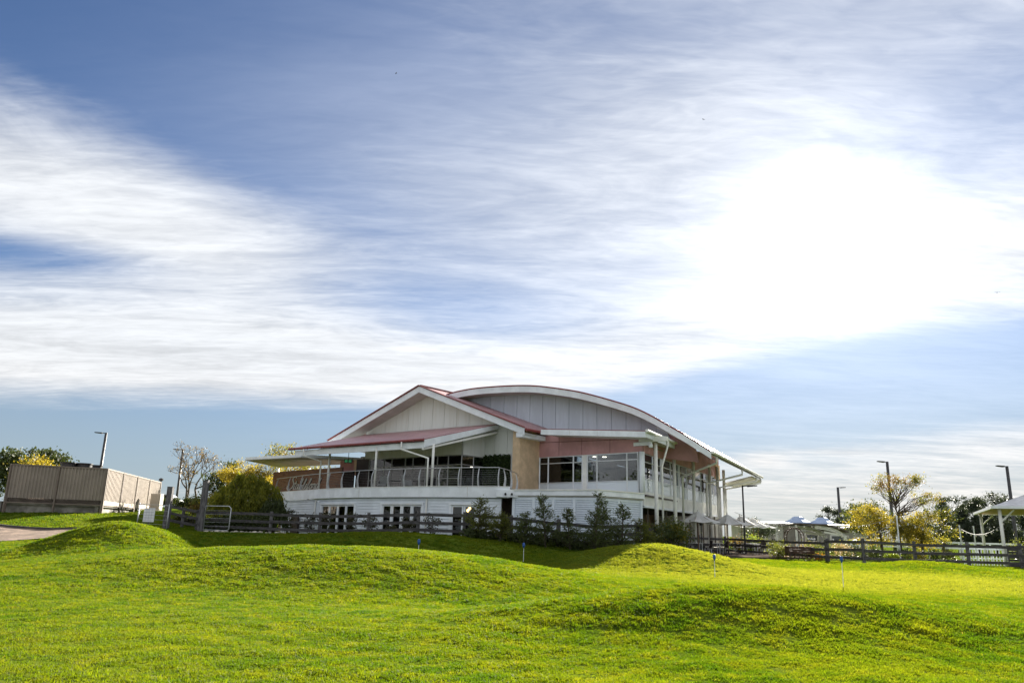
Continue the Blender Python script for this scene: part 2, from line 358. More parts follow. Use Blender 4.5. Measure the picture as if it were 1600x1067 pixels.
def build_ground():
    ys = np.concatenate([np.arange(-6, 8, 1.0), np.arange(8, 50, 0.25), np.arange(50, 90, 1.0), np.geomspace(90, 4000, 30)])
    xs = np.concatenate([-np.geomspace(60, 3000, 24)[::-1], np.arange(-59.5, 60, 0.5), np.geomspace(60, 3000, 24)])
    X, Y = np.meshgrid(xs, ys); Zt = H(X, Y)
    V = np.stack([X.ravel(), Y.ravel(), Zt.ravel()], 1); nx = len(xs)
    i = np.arange(len(ys) - 1)[:, None] * nx + np.arange(nx - 1)[None]
    Fq = np.stack([i, i + 1, i + nx + 1, i + nx], -1).reshape(-1, 4)
    m = bpy.data.materials.new('mown_lawn'); m.use_nodes = True; t = m.node_tree; t.nodes.clear(); N = NT(t)
    g = N.n('ShaderNodeNewGeometry').outputs['Position']
    n1 = N.n('ShaderNodeTexNoise', {'Vector': g, 'Scale': 0.35, 'Detail': 6.0, 'Roughness': 0.7}).outputs['Fac']
    n2 = N.n('ShaderNodeTexNoise', {'Vector': g, 'Scale': 9.0, 'Detail': 6.0, 'Roughness': 0.7}).outputs['Fac']
    c = N.mix(N.ss(n1, 0.35, 0.65), (0.075, 0.115, 0.012), (0.145, 0.165, 0.02))
    c = N.mix(N.ss(n2, 0.3, 0.7), (0.05, 0.085, 0.01), c)
    p = N.n('ShaderNodeBsdfPrincipled', {'Base Color': c, 'Roughness': 1.0, 'Specular IOR Level': 0.0})
    b = N.n('ShaderNodeBump', {'Height': n2, 'Strength': 0.9, 'Distance': 0.06}); t.links.new(b.outputs[0], p.inputs['Normal'])
    N.n('ShaderNodeOutputMaterial', {'Surface': p.outputs[0]})
    o = np_mesh('lawn_ground', V, Fq, m); o['kind'] = 'structure'; o.data.shade_smooth()
    # driveway sheet on the bank
    xs = np.linspace(-60, -18.6, 90); V = []; Fq = []
    for k, x in enumerate(xs):
        lo = np.interp(x, [d[0] for d in DRIVE], [d[1] for d in DRIVE]); hi = np.interp(x, [d[0] for d in DRIVE], [d[2] for d in DRIVE])
        for j in range(13):
            y = lo + (hi - lo) * j / 12; V.append((x, y, Hs(x, y) + 0.045))
    for k in range(len(xs) - 1):
        for j in range(12): a = k * 13 + j; Fq.append((a, a + 13, a + 14, a + 1))
    d = np_mesh('gravel_driveway', V, Fq, mat('compacted_brown_gravel', (0.23, 0.165, 0.125), 0.95, 0.2, 1.5, bump=0.7, bscale=40)); d['kind'] = 'structure'
    mb = MB()                                                             # low timber edge along the far side
    for k in range(0, len(xs) - 1, 3):
        x0, x1 = xs[k], xs[min(k + 3, len(xs) - 1)]
        q = [Vector((x, np.interp(x, [e[0] for e in DRIVE], [e[2] for e in DRIVE]), 0)) for x in (x0, x1)]
        for v in q: v.z = Hs(v.x, v.y) + 0.06
        mb.beam(q[0], q[1], 0.12, 0.14)
    e = mb.build('driveway_edging', RAILWOOD); e['kind'] = 'structure'
build_ground()

def tuft(name, nb, h, seed, m, lean=0.5, w=0.006):
    r = np.random.default_rng(seed); V = []; Fq = []
    for b in range(nb):
        a = r.uniform(0, 2 * math.pi); d = r.uniform(0, 0.075); bx, by = d * math.cos(a), d * math.sin(a)
        hh = h * r.uniform(0.5, 1.15); la = r.uniform(0, 2 * math.pi); ln = hh * r.uniform(0.1, lean)
        wa = r.uniform(0, math.pi); wx, wy = math.cos(wa) * w, math.sin(wa) * w; k = len(V)
        mx, my = bx + math.cos(la) * ln * .35, by + math.sin(la) * ln * .35
        V += [(bx - wx, by - wy, -.01), (bx + wx, by + wy, -.01), (mx + wx * .8, my + wy * .8, hh * .6), (mx - wx * .8, my - wy * .8, hh * .6),
              (bx + math.cos(la) * ln, by + math.sin(la) * ln, hh), (bx + math.cos(la) * ln, by + math.sin(la) * ln, hh)]
        Fq += [(k, k + 1, k + 2, k + 3), (k + 3, k + 2, k + 4, k + 5)]
    V = np.array(V); V[5::6, 0] += 0.001
    me_o = np_mesh(name, V, Fq, m); col.objects.unlink(me_o); return me_o

def grass_mat():
    m = bpy.data.materials.new('grass_blades'); m.use_nodes = True; t = m.node_tree; t.nodes.clear(); N = NT(t)
    g = N.n('ShaderNodeNewGeometry').outputs['Position']
    n1 = N.n('ShaderNodeTexNoise', {'Vector': g, 'Scale': 0.33, 'Detail': 6.0, 'Roughness': 0.75}).outputs['Fac']
    n2 = N.n('ShaderNodeTexNoise', {'Vector': g, 'Scale': 2.3, 'Detail': 4.0, 'Roughness': 0.6}).outputs['Fac']
    isl = N.n('ShaderNodeNewGeometry').outputs['Random Per Island']; oi = N.n('ShaderNodeObjectInfo').outputs['Random']
    c = N.mix(N.ss(n1, 0.36, 0.64), (0.050, 0.105, 0.005), (0.122, 0.160, 0.008))
    c = N.mix(N.ss(n2, 0.40, 0.75), c, (0.180, 0.190, 0.012))
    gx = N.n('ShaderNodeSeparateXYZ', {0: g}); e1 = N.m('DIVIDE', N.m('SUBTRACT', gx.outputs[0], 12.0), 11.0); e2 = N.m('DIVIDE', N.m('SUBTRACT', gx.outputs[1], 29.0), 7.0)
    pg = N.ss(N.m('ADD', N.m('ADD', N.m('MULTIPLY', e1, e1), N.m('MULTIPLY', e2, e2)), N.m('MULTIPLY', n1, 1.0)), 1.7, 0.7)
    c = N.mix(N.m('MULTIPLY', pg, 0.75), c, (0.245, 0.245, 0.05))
    f = N.m('ADD', N.m('MULTIPLY', isl, .5), N.m('MULTIPLY', oi, .5))
    c = N.mix(N.ss(f, 0.2, 0.9), N.mix(0.45, c, (0.03, 0.07, 0.006)), c)
    c = N.mix(N.ss(f, 0.93, 0.99), c, (0.26, 0.225, 0.06))
    d = N.n('ShaderNodeBsdfPrincipled', {'Base Color': c, 'Roughness': 0.65, 'Specular IOR Level': 0.12})
    tc = N.n('ShaderNodeVectorMath', {0: c, 1: (1.75, 1.7, 0.5)}, operation='MULTIPLY').outputs[0]
    tr = N.n('ShaderNodeBsdfTranslucent', {'Color': tc})
    mx = N.n('ShaderNodeMixShader', {0: 0.5, 1: d.outputs[0], 2: tr.outputs[0]})
    N.n('ShaderNodeOutputMaterial', {'Surface': mx.outputs[0]}); return m
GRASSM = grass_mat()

def build_grass():
    P = []; S = []
    # y0, y1, tufts per square metre, size
    for (y0, y1, den, sc) in ((6.5, 11, 760, 0.85), (11, 16, 560, 0.95), (16, 23, 340, 1.1), (23, 31, 170, 1.35), (31, 45, 75, 1.7), (45, 56, 26, 2.2)):
        wid = 0.72 * y1 + 1.5; n = int(den * 2 * wid * (y1 - y0))
        x = rng.uniform(-wid, wid, n); y = rng.uniform(y0, y1, n)
        cl = np.sin(x * 3.1 + 1.7 * np.sin(y * 2.3)) * np.sin(y * 2.9 + 1.3 * np.sin(x * 2.1)) + 0.6 * np.sin(x * 7.3 + y * 5.1) * np.sin(y * 6.7 - x * 4.3)
        ok = (np.abs(x) < 0.72 * y + 1.5) & ~drive_mask(x, y) & (rng.uniform(0, 1, n) < 0.80 + 0.20 * cl)
        if y0 >= 31:
            fy = np.interp(x, [-40, -19, -12, -2, 8, 12, 18, 22, 40], [56, 56, 46.0, 43.0, 43.0, 50, 48, 44.5, 44.5]); ok &= (y < fy) | (x < -19)
        x, y, cl = x[ok], y[ok], cl[ok]
        P.append(np.stack([x, y, H(x, y)], 1)); S.append(sc * rng.uniform(0.7, 1.25, len(x)) * (1 + 0.27 * cl))
    P = np.concatenate(P); S = np.concatenate(S)
    me = bpy.data.meshes.new('grass'); me.vertices.add(len(P)); me.vertices.foreach_set('co', P.astype(np.float32).ravel())
    at = me.attributes.new('size', 'FLOAT', 'POINT'); at.data.foreach_set('value', S.astype(np.float32))
    o = bpy.data.objects.new('grass', me); col.objects.link(o)
    o['kind'] = 'stuff'; o['label'] = 'short sunlit yellow green turf covering the mounds'
    proto = bpy.data.collections.new('tuft_kinds')
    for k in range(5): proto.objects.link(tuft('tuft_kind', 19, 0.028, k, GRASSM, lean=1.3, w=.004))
    ng = bpy.data.node_groups.new('scatter_tufts', 'GeometryNodeTree')
    ng.interface.new_socket('Geometry', in_out='INPUT', socket_type='NodeSocketGeometry'); ng.interface.new_socket('Geometry', in_out='OUTPUT', socket_type='NodeSocketGeometry')
    N = NT(ng); gi = N.n('NodeGroupInput'); go = N.n('NodeGroupOutput')
    ci = N.n('GeometryNodeCollectionInfo', {'Collection': proto, 'Separate Children': True, 'Reset Children': True})
    rv = N.n('FunctionNodeRandomValue', None, data_type='FLOAT_VECTOR'); rv.inputs[0].default_value = (-.2, -.2, 0); rv.inputs[1].default_value = (.2, .2, 6.283)
    na = N.n('GeometryNodeInputNamedAttribute', {'Name': 'size'}, data_type='FLOAT')
    ip = N.n('GeometryNodeInstanceOnPoints', {'Points': gi.outputs[0], 'Instance': ci.outputs[0], 'Pick Instance': True, 'Rotation': rv.outputs[0], 'Scale': na.outputs[0]})
    ng.links.new(ip.outputs[0], go.inputs[0])
    md = o.modifiers.new('scatter', 'NODES'); md.node_group = ng
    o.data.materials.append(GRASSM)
    print('tufts', len(P))
build_grass()

# ------------------------------------------------------------------ the clubhouse
pV = Plane(U(663, 692, 44.3), 39)          # veranda gutter line
pG = pV.off(-6.8)                          # gable wall
pGv = pG.off(1.3)                          # gable verge
pZ = pG.off(2.2)                           # upper glazing
pT = pG.off(0.9)                           # tan pier front
pP = Plane(U(841, 715, 49.0), 43)          # red wall with windows
pA = Plane(U(1107, 705, 45.0), 26)         # vault gable
RD = Vector((math.sin(math.radians(27)), math.cos(math.radians(27)), 0)); RN = Vector((RD.y, -RD.x, 0))   # long side: along, outward
CORN = pP.at(1003, 0, 720)
DECK_Z, DECK_B = 3.72, 3.14
DPTS = [(425, 59.5), (455, 55.6), (490, 52.0), (550, 48.0), (600, 46.0), (655, 44.3), (720, 42.9), (776, 42.05), (795, 41.85)]
_dp = [U(p, 768, d) for p, d in DPTS]
def catmull(P, n):
    out = []
    for i in range(len(P) - 1):
        p0, p1, p2, p3 = P[max(i - 1, 0)], P[i], P[i + 1], P[min(i + 2, len(P) - 1)]
        for k in range(n):
            t = k / n
            out.append(0.5 * ((2 * p1) + (p2 - p0) * t + (2 * p0 - 5 * p1 + 4 * p2 - p3) * t * t + (3 * p1 - p0 - 3 * p2 + p3) * t ** 3))
    out.append(P[-1]); return out
DCURVE = [Vector((p.x, p.y, 0)) for p in catmull([Vector((q.x, q.y, 0)) for q in _dp], 8)]
DPX = [800 + F_PX * p.x / p.y * 1.0 for p in DCURVE]
def path_normals(P):
    out = []
    for i in range(len(P)):
        d = (P[min(i + 1, len(P) - 1)] - P[max(i - 1, 0)]).normalized(); out.append(Vector((d.y, -d.x, 0)))     # towards the lawn
    return out
DN = path_normals(DCURVE)
def px_of(p):
    d = Vector(p) - CAM; k = d.dot(_f); return 800 + F_PX * d.dot(RC) / k, 533.5 - F_PX * d.dot(UC) / k
_cpx = [px_of((p.x, p.y, 3.0))[0] for p in DCURVE]
def deck_at(px, inset=0.0, z=0.0):         # point of the deck edge in the sight line px
    for i in range(len(DCURVE) - 1):
        if _cpx[i] <= px <= _cpx[i + 1]:
            t = (px - _cpx[i]) / (_cpx[i + 1] - _cpx[i]); p = DCURVE[i].lerp(DCURVE[i + 1], t); n = DN[i].lerp(DN[i + 1], t).normalized()
            q = p - n * inset; return Vector((q.x, q.y, z)), n
    i = 0 if px < _cpx[0] else -1
    q = DCURVE[i] - DN[i] * inset; return Vector((q.x, q.y, z)), DN[i]

club = thing('clubhouse', 'two storey white clubhouse with arched roof, red gable roof and balcony', 'building', (pZ.at(700, 0).x, pZ.at(700, 0).y, 0.5))
def strip(path, z0, z1, off0, off1, nrm):
    """ribbon solid along a plan path between two offsets from it"""
    mb = MB(); n = len(path)
    vs = []
    for p, q in zip(path, nrm):
        a = p + q * off0; b = p + q * off1
        vs += [(a.x, a.y, z0), (b.x, b.y, z0), (b.x, b.y, z1), (a.x, a.y, z1)]
    fs = [(0, 1, 2, 3), tuple(4 * (n - 1) + k for k in (3, 2, 1, 0))]
    for i in range(n - 1):
        for k in range(4): fs.append((4 * i + k, 4 * i + 4 + k, 4 * i + 4 + (k + 1) % 4, 4 * i + (k + 1) % 4))
    return mb.add(vs, fs)

def build_deck():
    dk = strip(DCURVE, DECK_B, DECK_Z, -0.25, 0.0, DN).build('deck_fascia', W_TRIM, club)
    strip(DCURVE, DECK_Z, DECK_Z + 0.035, -0.27, 0.025, DN).build('deck_edge_cap', W_WARM, dk)
    for px in (560, 730):
        p, n = deck_at(px, -0.004); MB().beam(p + Vector((0, 0, DECK_B + .01)), p + Vector((0, 0, DECK_Z - .01)), 0.02, 0.02).build('fascia_joint', SOFFIT, dk)
    # floor of the balcony, reaching back into the building
    back = [pG.at(800, 0) + pG.v * 6, pG.at(500, 0) + pG.v * 10, DCURVE[0] + Vector((-1, 6, 0))]
    poly = [Vector((p.x, p.y, DECK_Z - 0.16)) for p in [q - n * 0.26 for q, n in zip(DCURVE, DN)] + [pP.at(835, 0)] + back]
    MB().prism(poly, (0, 0, 0.12)).build('balcony_floor', INTFLOOR, club)
build_deck()

def build_ground_floor():
    INS = 0.22
    # openings as (left px, right px, leaves)
    opens = [(498, 552, 4), (592, 659, 4), (700, 745, 2)]
    HEAD = 2.80
    path_px = [445 + k * 5 for k in range(int((779 - 445) / 5) + 1)] + [781]
    def pts(a, b):
        c = [a] + [p for p in path_px if a + 1 < p < b - 1] + [b]; P = []; Nn = []
        for p in c: q, n = deck_at(p, INS); P.append(q); Nn.append(n)
        return P, Nn
    wall = None
    bh = 0.17
    def boards(a, b, z0, z1):
        mb = MB(); P, Nn = pts(a, b); z = z0
        while z < z1 - 0.01:
            zt = min(z + bh, z1); vs = []; fs = []
            for p, n in zip(P, Nn):
                o = p + n * 0.050; i = p + n * 0.004; bk = p - n * 0.12
                vs += [(o.x, o.y, z), (i.x, i.y, zt), (bk.x, bk.y, zt), (bk.x, bk.y, z)]
            m = len(P)
            for k in range(m - 1):
                for e in range(4): fs.append((4 * k + e, 4 * k + 4 + e, 4 * k + 4 + (e + 1) % 4, 4 * k + (e + 1) % 4))
            fs += [(0, 1, 2, 3), tuple(4 * (m - 1) + e for e in (3, 2, 1, 0))]
            mb.add(vs, fs); z += bh
        return mb
    edges = [445] + [e for o in opens for e in o[:2]] + [781]
    whole = MB()
    for a, b in zip(edges[0::2], edges[1::2]):
        w = boards(a, b, -0.25, HEAD); whole.add(w.v, w.f)
    for (a, b, n) in opens:
        w = boards(a, b, HEAD + 0.0, HEAD + 0.001); 
    w = boards(445, 781, HEAD, DECK_B - 0.03); whole.add(w.v, w.f)
    wall = whole.build('weatherboard_wall', WEATHER, club)
    p, n = deck_at(443, INS - 0.06); MB().box((p.x - .14, p.y - .14, -.3), (p.x + .14, p.y + .14, DECK_B - .02)).build('corner_board', W_TRIM, club)
    a, n1 = deck_at(428, 0.5); b, n2 = deck_at(441, 0.5)
    MB().prism([Vector((a.x, a.y, -.3)), Vector((b.x, b.y, -.3)), Vector((b.x, b.y, DECK_B - .02)), Vector((a.x, a.y, DECK_B - .02))], -n1 * 0.2).build('tan_end_wall', TAN, club)
    # folding glass doors
    for (a, b, nl) in opens:
        A, na = deck_at(a, INS); B, nb = deck_at(b, INS); n = (na + nb).normalized(); t = (B - A).normalized()
        fr = MB()
        up = Vector((0, 0, 1))
        for P0 in (A + t * .05, B - t * .05): fr.beam(P0 + n * .02 + up * .1, P0 + n * .02 + up * HEAD, 0.12, 0.16)
        fr.beam(A - t * 0.03 + n * .025 + up * (HEAD - .01), B + t * 0.03 + n * .025 + up * (HEAD - .01), 0.17, 0.12)
        door = fr.build('folding_door' if nl == 4 else 'french_door', W_TRIM, club)
        L = (B - A).length - .2; wl = L / nl
        for k in range(nl):
            s0 = A + t * (.1 + k * wl + .015); s1 = A + t * (.1 + (k + 1) * wl - .015); lf = MB(); o = n * -.01
            for q in (s0 + t * .05, s1 - t * .05): lf.beam(q + o + up * .12, q + o + up * (HEAD - .09), 0.10, 0.05, up=n)
            lf.beam(s0 + o + up * (HEAD - .13), s1 + o + up * (HEAD - .13), 0.05, 0.09); lf.beam(s0 + o + up * .2, s1 + o + up * .2, 0.05, 0.16)
            lf.build('door_leaf', W_TRIM, door)
            MB().prism([s0 + t * .1 + up * .27 - n * .02, s1 - t * .1 + up * .27 - n * .02, s1 - t * .1 + up * (HEAD - .17) - n * .02, s0 + t * .1 + up * (HEAD - .17) - n * .02], n * -.012).build('pane', DARKGLASS, door)
    # the dim room behind the doors
    q = [deck_at(p, 0.6)[0] for p in (455, 600, 775)]; bk = [deck_at(p, 7.0)[0] for p in (775, 600, 455)]
    bk = [Vector((v.x, v.y, 0)) for v in bk]
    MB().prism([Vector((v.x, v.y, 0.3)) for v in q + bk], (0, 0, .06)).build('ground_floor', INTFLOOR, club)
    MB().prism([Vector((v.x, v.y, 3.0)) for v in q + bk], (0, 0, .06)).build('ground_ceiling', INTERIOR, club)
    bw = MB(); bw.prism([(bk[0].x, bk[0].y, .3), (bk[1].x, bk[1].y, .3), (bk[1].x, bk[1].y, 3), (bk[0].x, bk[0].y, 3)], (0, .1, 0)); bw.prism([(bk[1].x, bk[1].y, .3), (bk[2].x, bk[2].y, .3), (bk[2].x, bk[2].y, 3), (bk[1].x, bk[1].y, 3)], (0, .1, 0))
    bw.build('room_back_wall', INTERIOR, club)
    k = 0
    for px, py in ((519, 795), (532, 791), (544, 794), (549, 792), (600, 791), (603, 794), (613, 797), (632, 794), (636, 797), (650, 796), (706, 796), (731, 797), (734, 794)):
        p, n = deck_at(px, .22); c = U(px, py, p.y + 1.2 + .3 * (k % 2)); k += 1
        b = MB().lathe(c, [(0.02, -.10), (.065, -.06), (.08, 0), (.055, .06), (.02, .09)], 8).build('bulb', BULB, club)
        MB().tube([c + Vector((0, 0, .09)), (c.x, c.y, 3.0)], 0.006, 5).build('flex', BLACK, b)
    # downpipe on the wall
    for px in (490.5, 664.5):
        p, n = deck_at(px, INS - .09)
        MB().tube([(p.x, p.y, -.2), (p.x, p.y, DECK_B - .25), tuple(Vector((p.x, p.y, DECK_B - .08)) - n * .06)], 0.055, 8).build('downpipe', W_WARM, club, True)
    # small dark cabinet against the wall
    a, n = deck_at(462, 0.02); t = Vector((-n.y, n.x, 0))
    c = MB(); c.box8([a + t * .75 + n * x + Vector((0, 0, .2)) if s > 0 else a - t * .75 + n * x + Vector((0, 0, .2)) for s, x in ((1, 0), (1, -.1), (-1, -.1), (-1, 0))],
                     [a + t * .75 + n * x + Vector((0, 0, 1.95)) if s > 0 else a - t * .75 + n * x + Vector((0, 0, 1.95)) for s, x in ((1, 0), (1, -.1), (-1, -.1), (-1, 0))])
    c.build('dark_service_door', DARKWOOD, club)
    p, n = deck_at(498, INS - .2, 2.98); d = MB().beam(p - n * .2, p + n * .02, .06, .06); d.lathe(p + n * .05 + Vector((0, 0, -.06)), [(.02, -.06), (.06, -.04), (.07, .02), (.05, .06)], 10)
    d.build('security_camera', W_TRIM, club)
build_ground_floor()

def build_balustrade():
    posts = [428, 447, 466, 509, 530, 555, 577.5, 603, 628, 652, 683, 714, 745, 777]
    RAILH = 1.06
    path = [p for p in DCURVE]
    tail = [U(777, 768, 42.1), U(787, 768, 43.0), U(797, 768, 44.4), U(806, 768, 46.2), U(809.5, 768, 48.0)]
    # plan line of the rail: along the deck edge, then back to the tan pier
    line = [deck_at(px, 0.14)[0] for px in np.linspace(426, 777, 60)] + catmull([Vector((t.x, t.y, 0)) for t in tail], 5)[1:]
    up = Vector((0, 0, 1))
    nrm = path_normals(line)
    rail = MB().tube([p + up * (DECK_Z + RAILH) for p in line], 0.025, 8).build('handrail', STEEL, club, True)
    for k in range(9):
        MB().tube([p + up * (DECK_Z + .1 + k * .1) for p in line], 0.003, 4).build('wire', STEEL, rail)
    spots = [(deck_at(px, 0.14)) for px in posts]
    tl = line[60:]; tn = nrm[60:]
    spots += [(tl[k], tn[k]) for k in (4, 9, 14)]
    for p, n in spots:
        # blade shaped steel post: broad at the foot, bowed out, thin at the top
        t = Vector((-n.y, n.x, 0)); prof = []
        for k in range(7):
            f = k / 6; prof.append((0.085 * math.sin(math.pi * f) + .01, DECK_Z + .035 + f * (RAILH - .06), 0.115 * (1 - f) + 0.03))
        mb = MB(); vs = []; fs = []
        for (o, z, w) in prof:
            c = p + n * o
            for sx, sy in ((-1, -1), (1, -1), (1, 1), (-1, 1)): q = c + n * (sx * w / 2 + w / 2 - .06) + t * (sy * .022); vs.append((q.x, q.y, z))
        for k in range(6):
            for e in range(4): fs.append((4 * k + e, 4 * k + (e + 1) % 4, 4 * k + 4 + (e + 1) % 4, 4 * k + 4 + e))
        fs += [(3, 2, 1, 0), (24, 25, 26, 27)]
        mb.add(vs, fs).build('baluster_post', GALV, club)
build_balustrade()

def face_panels(parent, name, pl, poly_px, joints_px, m, thick=0.03, gap=0.013, back=None):
    """a wall face cut into sheets: poly_px is the outline in sight lines, joints at the given px columns"""
    P3 = [pl(*q) for q in poly_px]
    loc = [((p - pl.p).dot(pl.t), p.z) for p in P3]
    js = sorted((pl(px, 700) - pl.p).dot(pl.t) for px in joints_px)
    lo = min(l[0] for l in loc); hi = max(l[0] for l in loc)
    cuts = [lo] + [j for j in js if lo + .05 < j < hi - .05] + [hi]
    def clip(poly, c, keep_ge):
        out = []
        for i in range(len(poly)):
            a, b = poly[i], poly[(i + 1) % len(poly)]; ia = (a[0] >= c) == keep_ge; ib = (b[0] >= c) == keep_ge
            if ia: out.append(a)
            if ia != ib: t = (c - a[0]) / (b[0] - a[0]); out.append((c, a[1] + t * (b[1] - a[1])))
        return out
    to3 = lambda q: pl.p + pl.t * q[0] + Vector((0, 0, q[1]))
    bk = MB().prism([to3(q) - pl.n * (thick + .012) for q in loc], -pl.n * 0.12).build(name, back or m, parent)
    for a, b in zip(cuts[:-1], cuts[1:]):
        g = clip(clip(loc, a + gap, True), b - gap, False)
        if len(g) >= 3: MB().prism([to3(q) for q in g], -pl.n * thick).build('wall_sheet', m, bk)
    return bk

def build_gable():
    JOINT = mat('dark_wall_joint', (0.17, 0.14, 0.12), 0.8, 0.1, 2.0)
    # joints every 18-20 px across the gable
    j = [z * .275 + 380 for z in (735, 800, 862, 930, 998, 1066, 1134, 1205, 1277, 1352, 1428, 1500)]
    face_panels(club, 'gable_wall', pG, [(560, 705), (576, 668), (669, 612), (826, 672), (806, 770), (753, 770), (753, 700), (640, 730)], j, PANEL, back=JOINT)
    # green plant wall
    up = Vector((0, 0, 1))
    # return wall between glazing and gable wall
    a = pZ.at(721, 0); b = a + pZ.v * 2.17
    zt, zg = 7.35, 6.05
    MB().prism([a + up * zg, b + up * zg, b + up * (zt + .5), a + up * zt], -pZ.t * .1).build('return_wall', PANEL, club)
    # wall strip above the glazing
    l = pZ.at(572, 0, 690)
    MB().prism([l + up * zg, a + up * zg, a + up * zt, l + up * zt], pZ.v * .1).build('glazing_header', PANEL, club)
    # upper glazing: bays of aluminium frame
    cols = [577, 600, 612, 633, 645, 665, 683, 700, 721]
    zs = [DECK_Z + .03, DECK_Z + .85, 5.42, zg]
    gz = MB()
    ps = [pZ.at(c, 0, 730) for c in cols]
    for p in ps: gz.beam(p + up * zs[0], p + up * zs[3], .065, .09)
    for z in (zs[0] + .04, zs[2], zs[3] - .03): gz.beam(ps[0] + up * z, ps[-1] + up * z, .07, .06)
    for i in (0, 2, 4, 6, 7): gz.beam(ps[i] + up * zs[1], ps[i + 1] + up * zs[1], .05, .05)
    gr = [a + pZ.v * k for k in (0.05, 1.1, 2.1)]
    for p in gr[1:]: gz.beam(p + up * zs[0], p + up * zs[3], .065, .065)
    for z in (zs[0] + .04, zs[2], zs[3] - .03): gz.beam(gr[0] + up * z, gr[-1] + up * z, .07, .06)
    fr = gz.build('balcony_glazing', mat('bronze_grey_frame', (0.36, 0.36, 0.36), .4, .05, 2, metal=.3), club)
    for q0, q1 in list(zip(ps[:-1], ps[1:])) + list(zip(gr[:-1], gr[1:])):
        for z0, z1 in ((zs[0] + .07, zs[2] - .03), (zs[2] + .03, zs[3] - .06)):
            MB().prism([q0 + up * z0, q1 + up * z0, q1 + up * z1, q0 + up * z1], pZ.v * .012).build('pane', GLASS, fr)
    # room behind
    rl = pZ.at(560, 0); 
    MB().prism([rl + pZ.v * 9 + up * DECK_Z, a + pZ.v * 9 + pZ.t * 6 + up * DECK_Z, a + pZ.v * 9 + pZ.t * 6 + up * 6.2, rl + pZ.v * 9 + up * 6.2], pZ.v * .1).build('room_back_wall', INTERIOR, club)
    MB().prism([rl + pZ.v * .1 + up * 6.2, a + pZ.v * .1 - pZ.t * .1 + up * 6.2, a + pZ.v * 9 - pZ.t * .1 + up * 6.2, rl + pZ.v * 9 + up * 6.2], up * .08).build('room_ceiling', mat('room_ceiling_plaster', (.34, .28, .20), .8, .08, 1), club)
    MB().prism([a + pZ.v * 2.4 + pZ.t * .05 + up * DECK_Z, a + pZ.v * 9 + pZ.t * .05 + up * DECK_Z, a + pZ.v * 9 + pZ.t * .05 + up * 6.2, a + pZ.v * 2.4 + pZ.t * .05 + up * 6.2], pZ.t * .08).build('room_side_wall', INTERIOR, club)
    k = 0
    for px, d in ((606, 3), (626, 4.5), (664, 3), (681, 3.6), (692, 5.0), (716, 2.2), (678, 1.6), (640, 2.2)):
        c = pZ.at(px, 0, 715) + pZ.v * d; z = 6.17 if k in (0, 5, 6, 1) else 5.6; k += 1
        MB().lathe((c.x, c.y, z), [(.12, -.02), (.12, .02)], 10).build('ceiling_light', DOWN, club)
    # furniture in the room is separate (below). Ivy panel:
    # tan pier
    A = pT.at(800.5, -.3, 720); B = pT.at(811.5, -.3, 720); T = 7.9
    C = B + pT.v * 2.25; D = A + pT.v * 2.25
    MB().box8([A, B, C, D], [Vector((q.x, q.y, h)) for q, h in ((A, 7.95), (B, 7.72), (C, 7.5), (D, 7.9))]).build('tan_pier', TAN, club)
build_gable()

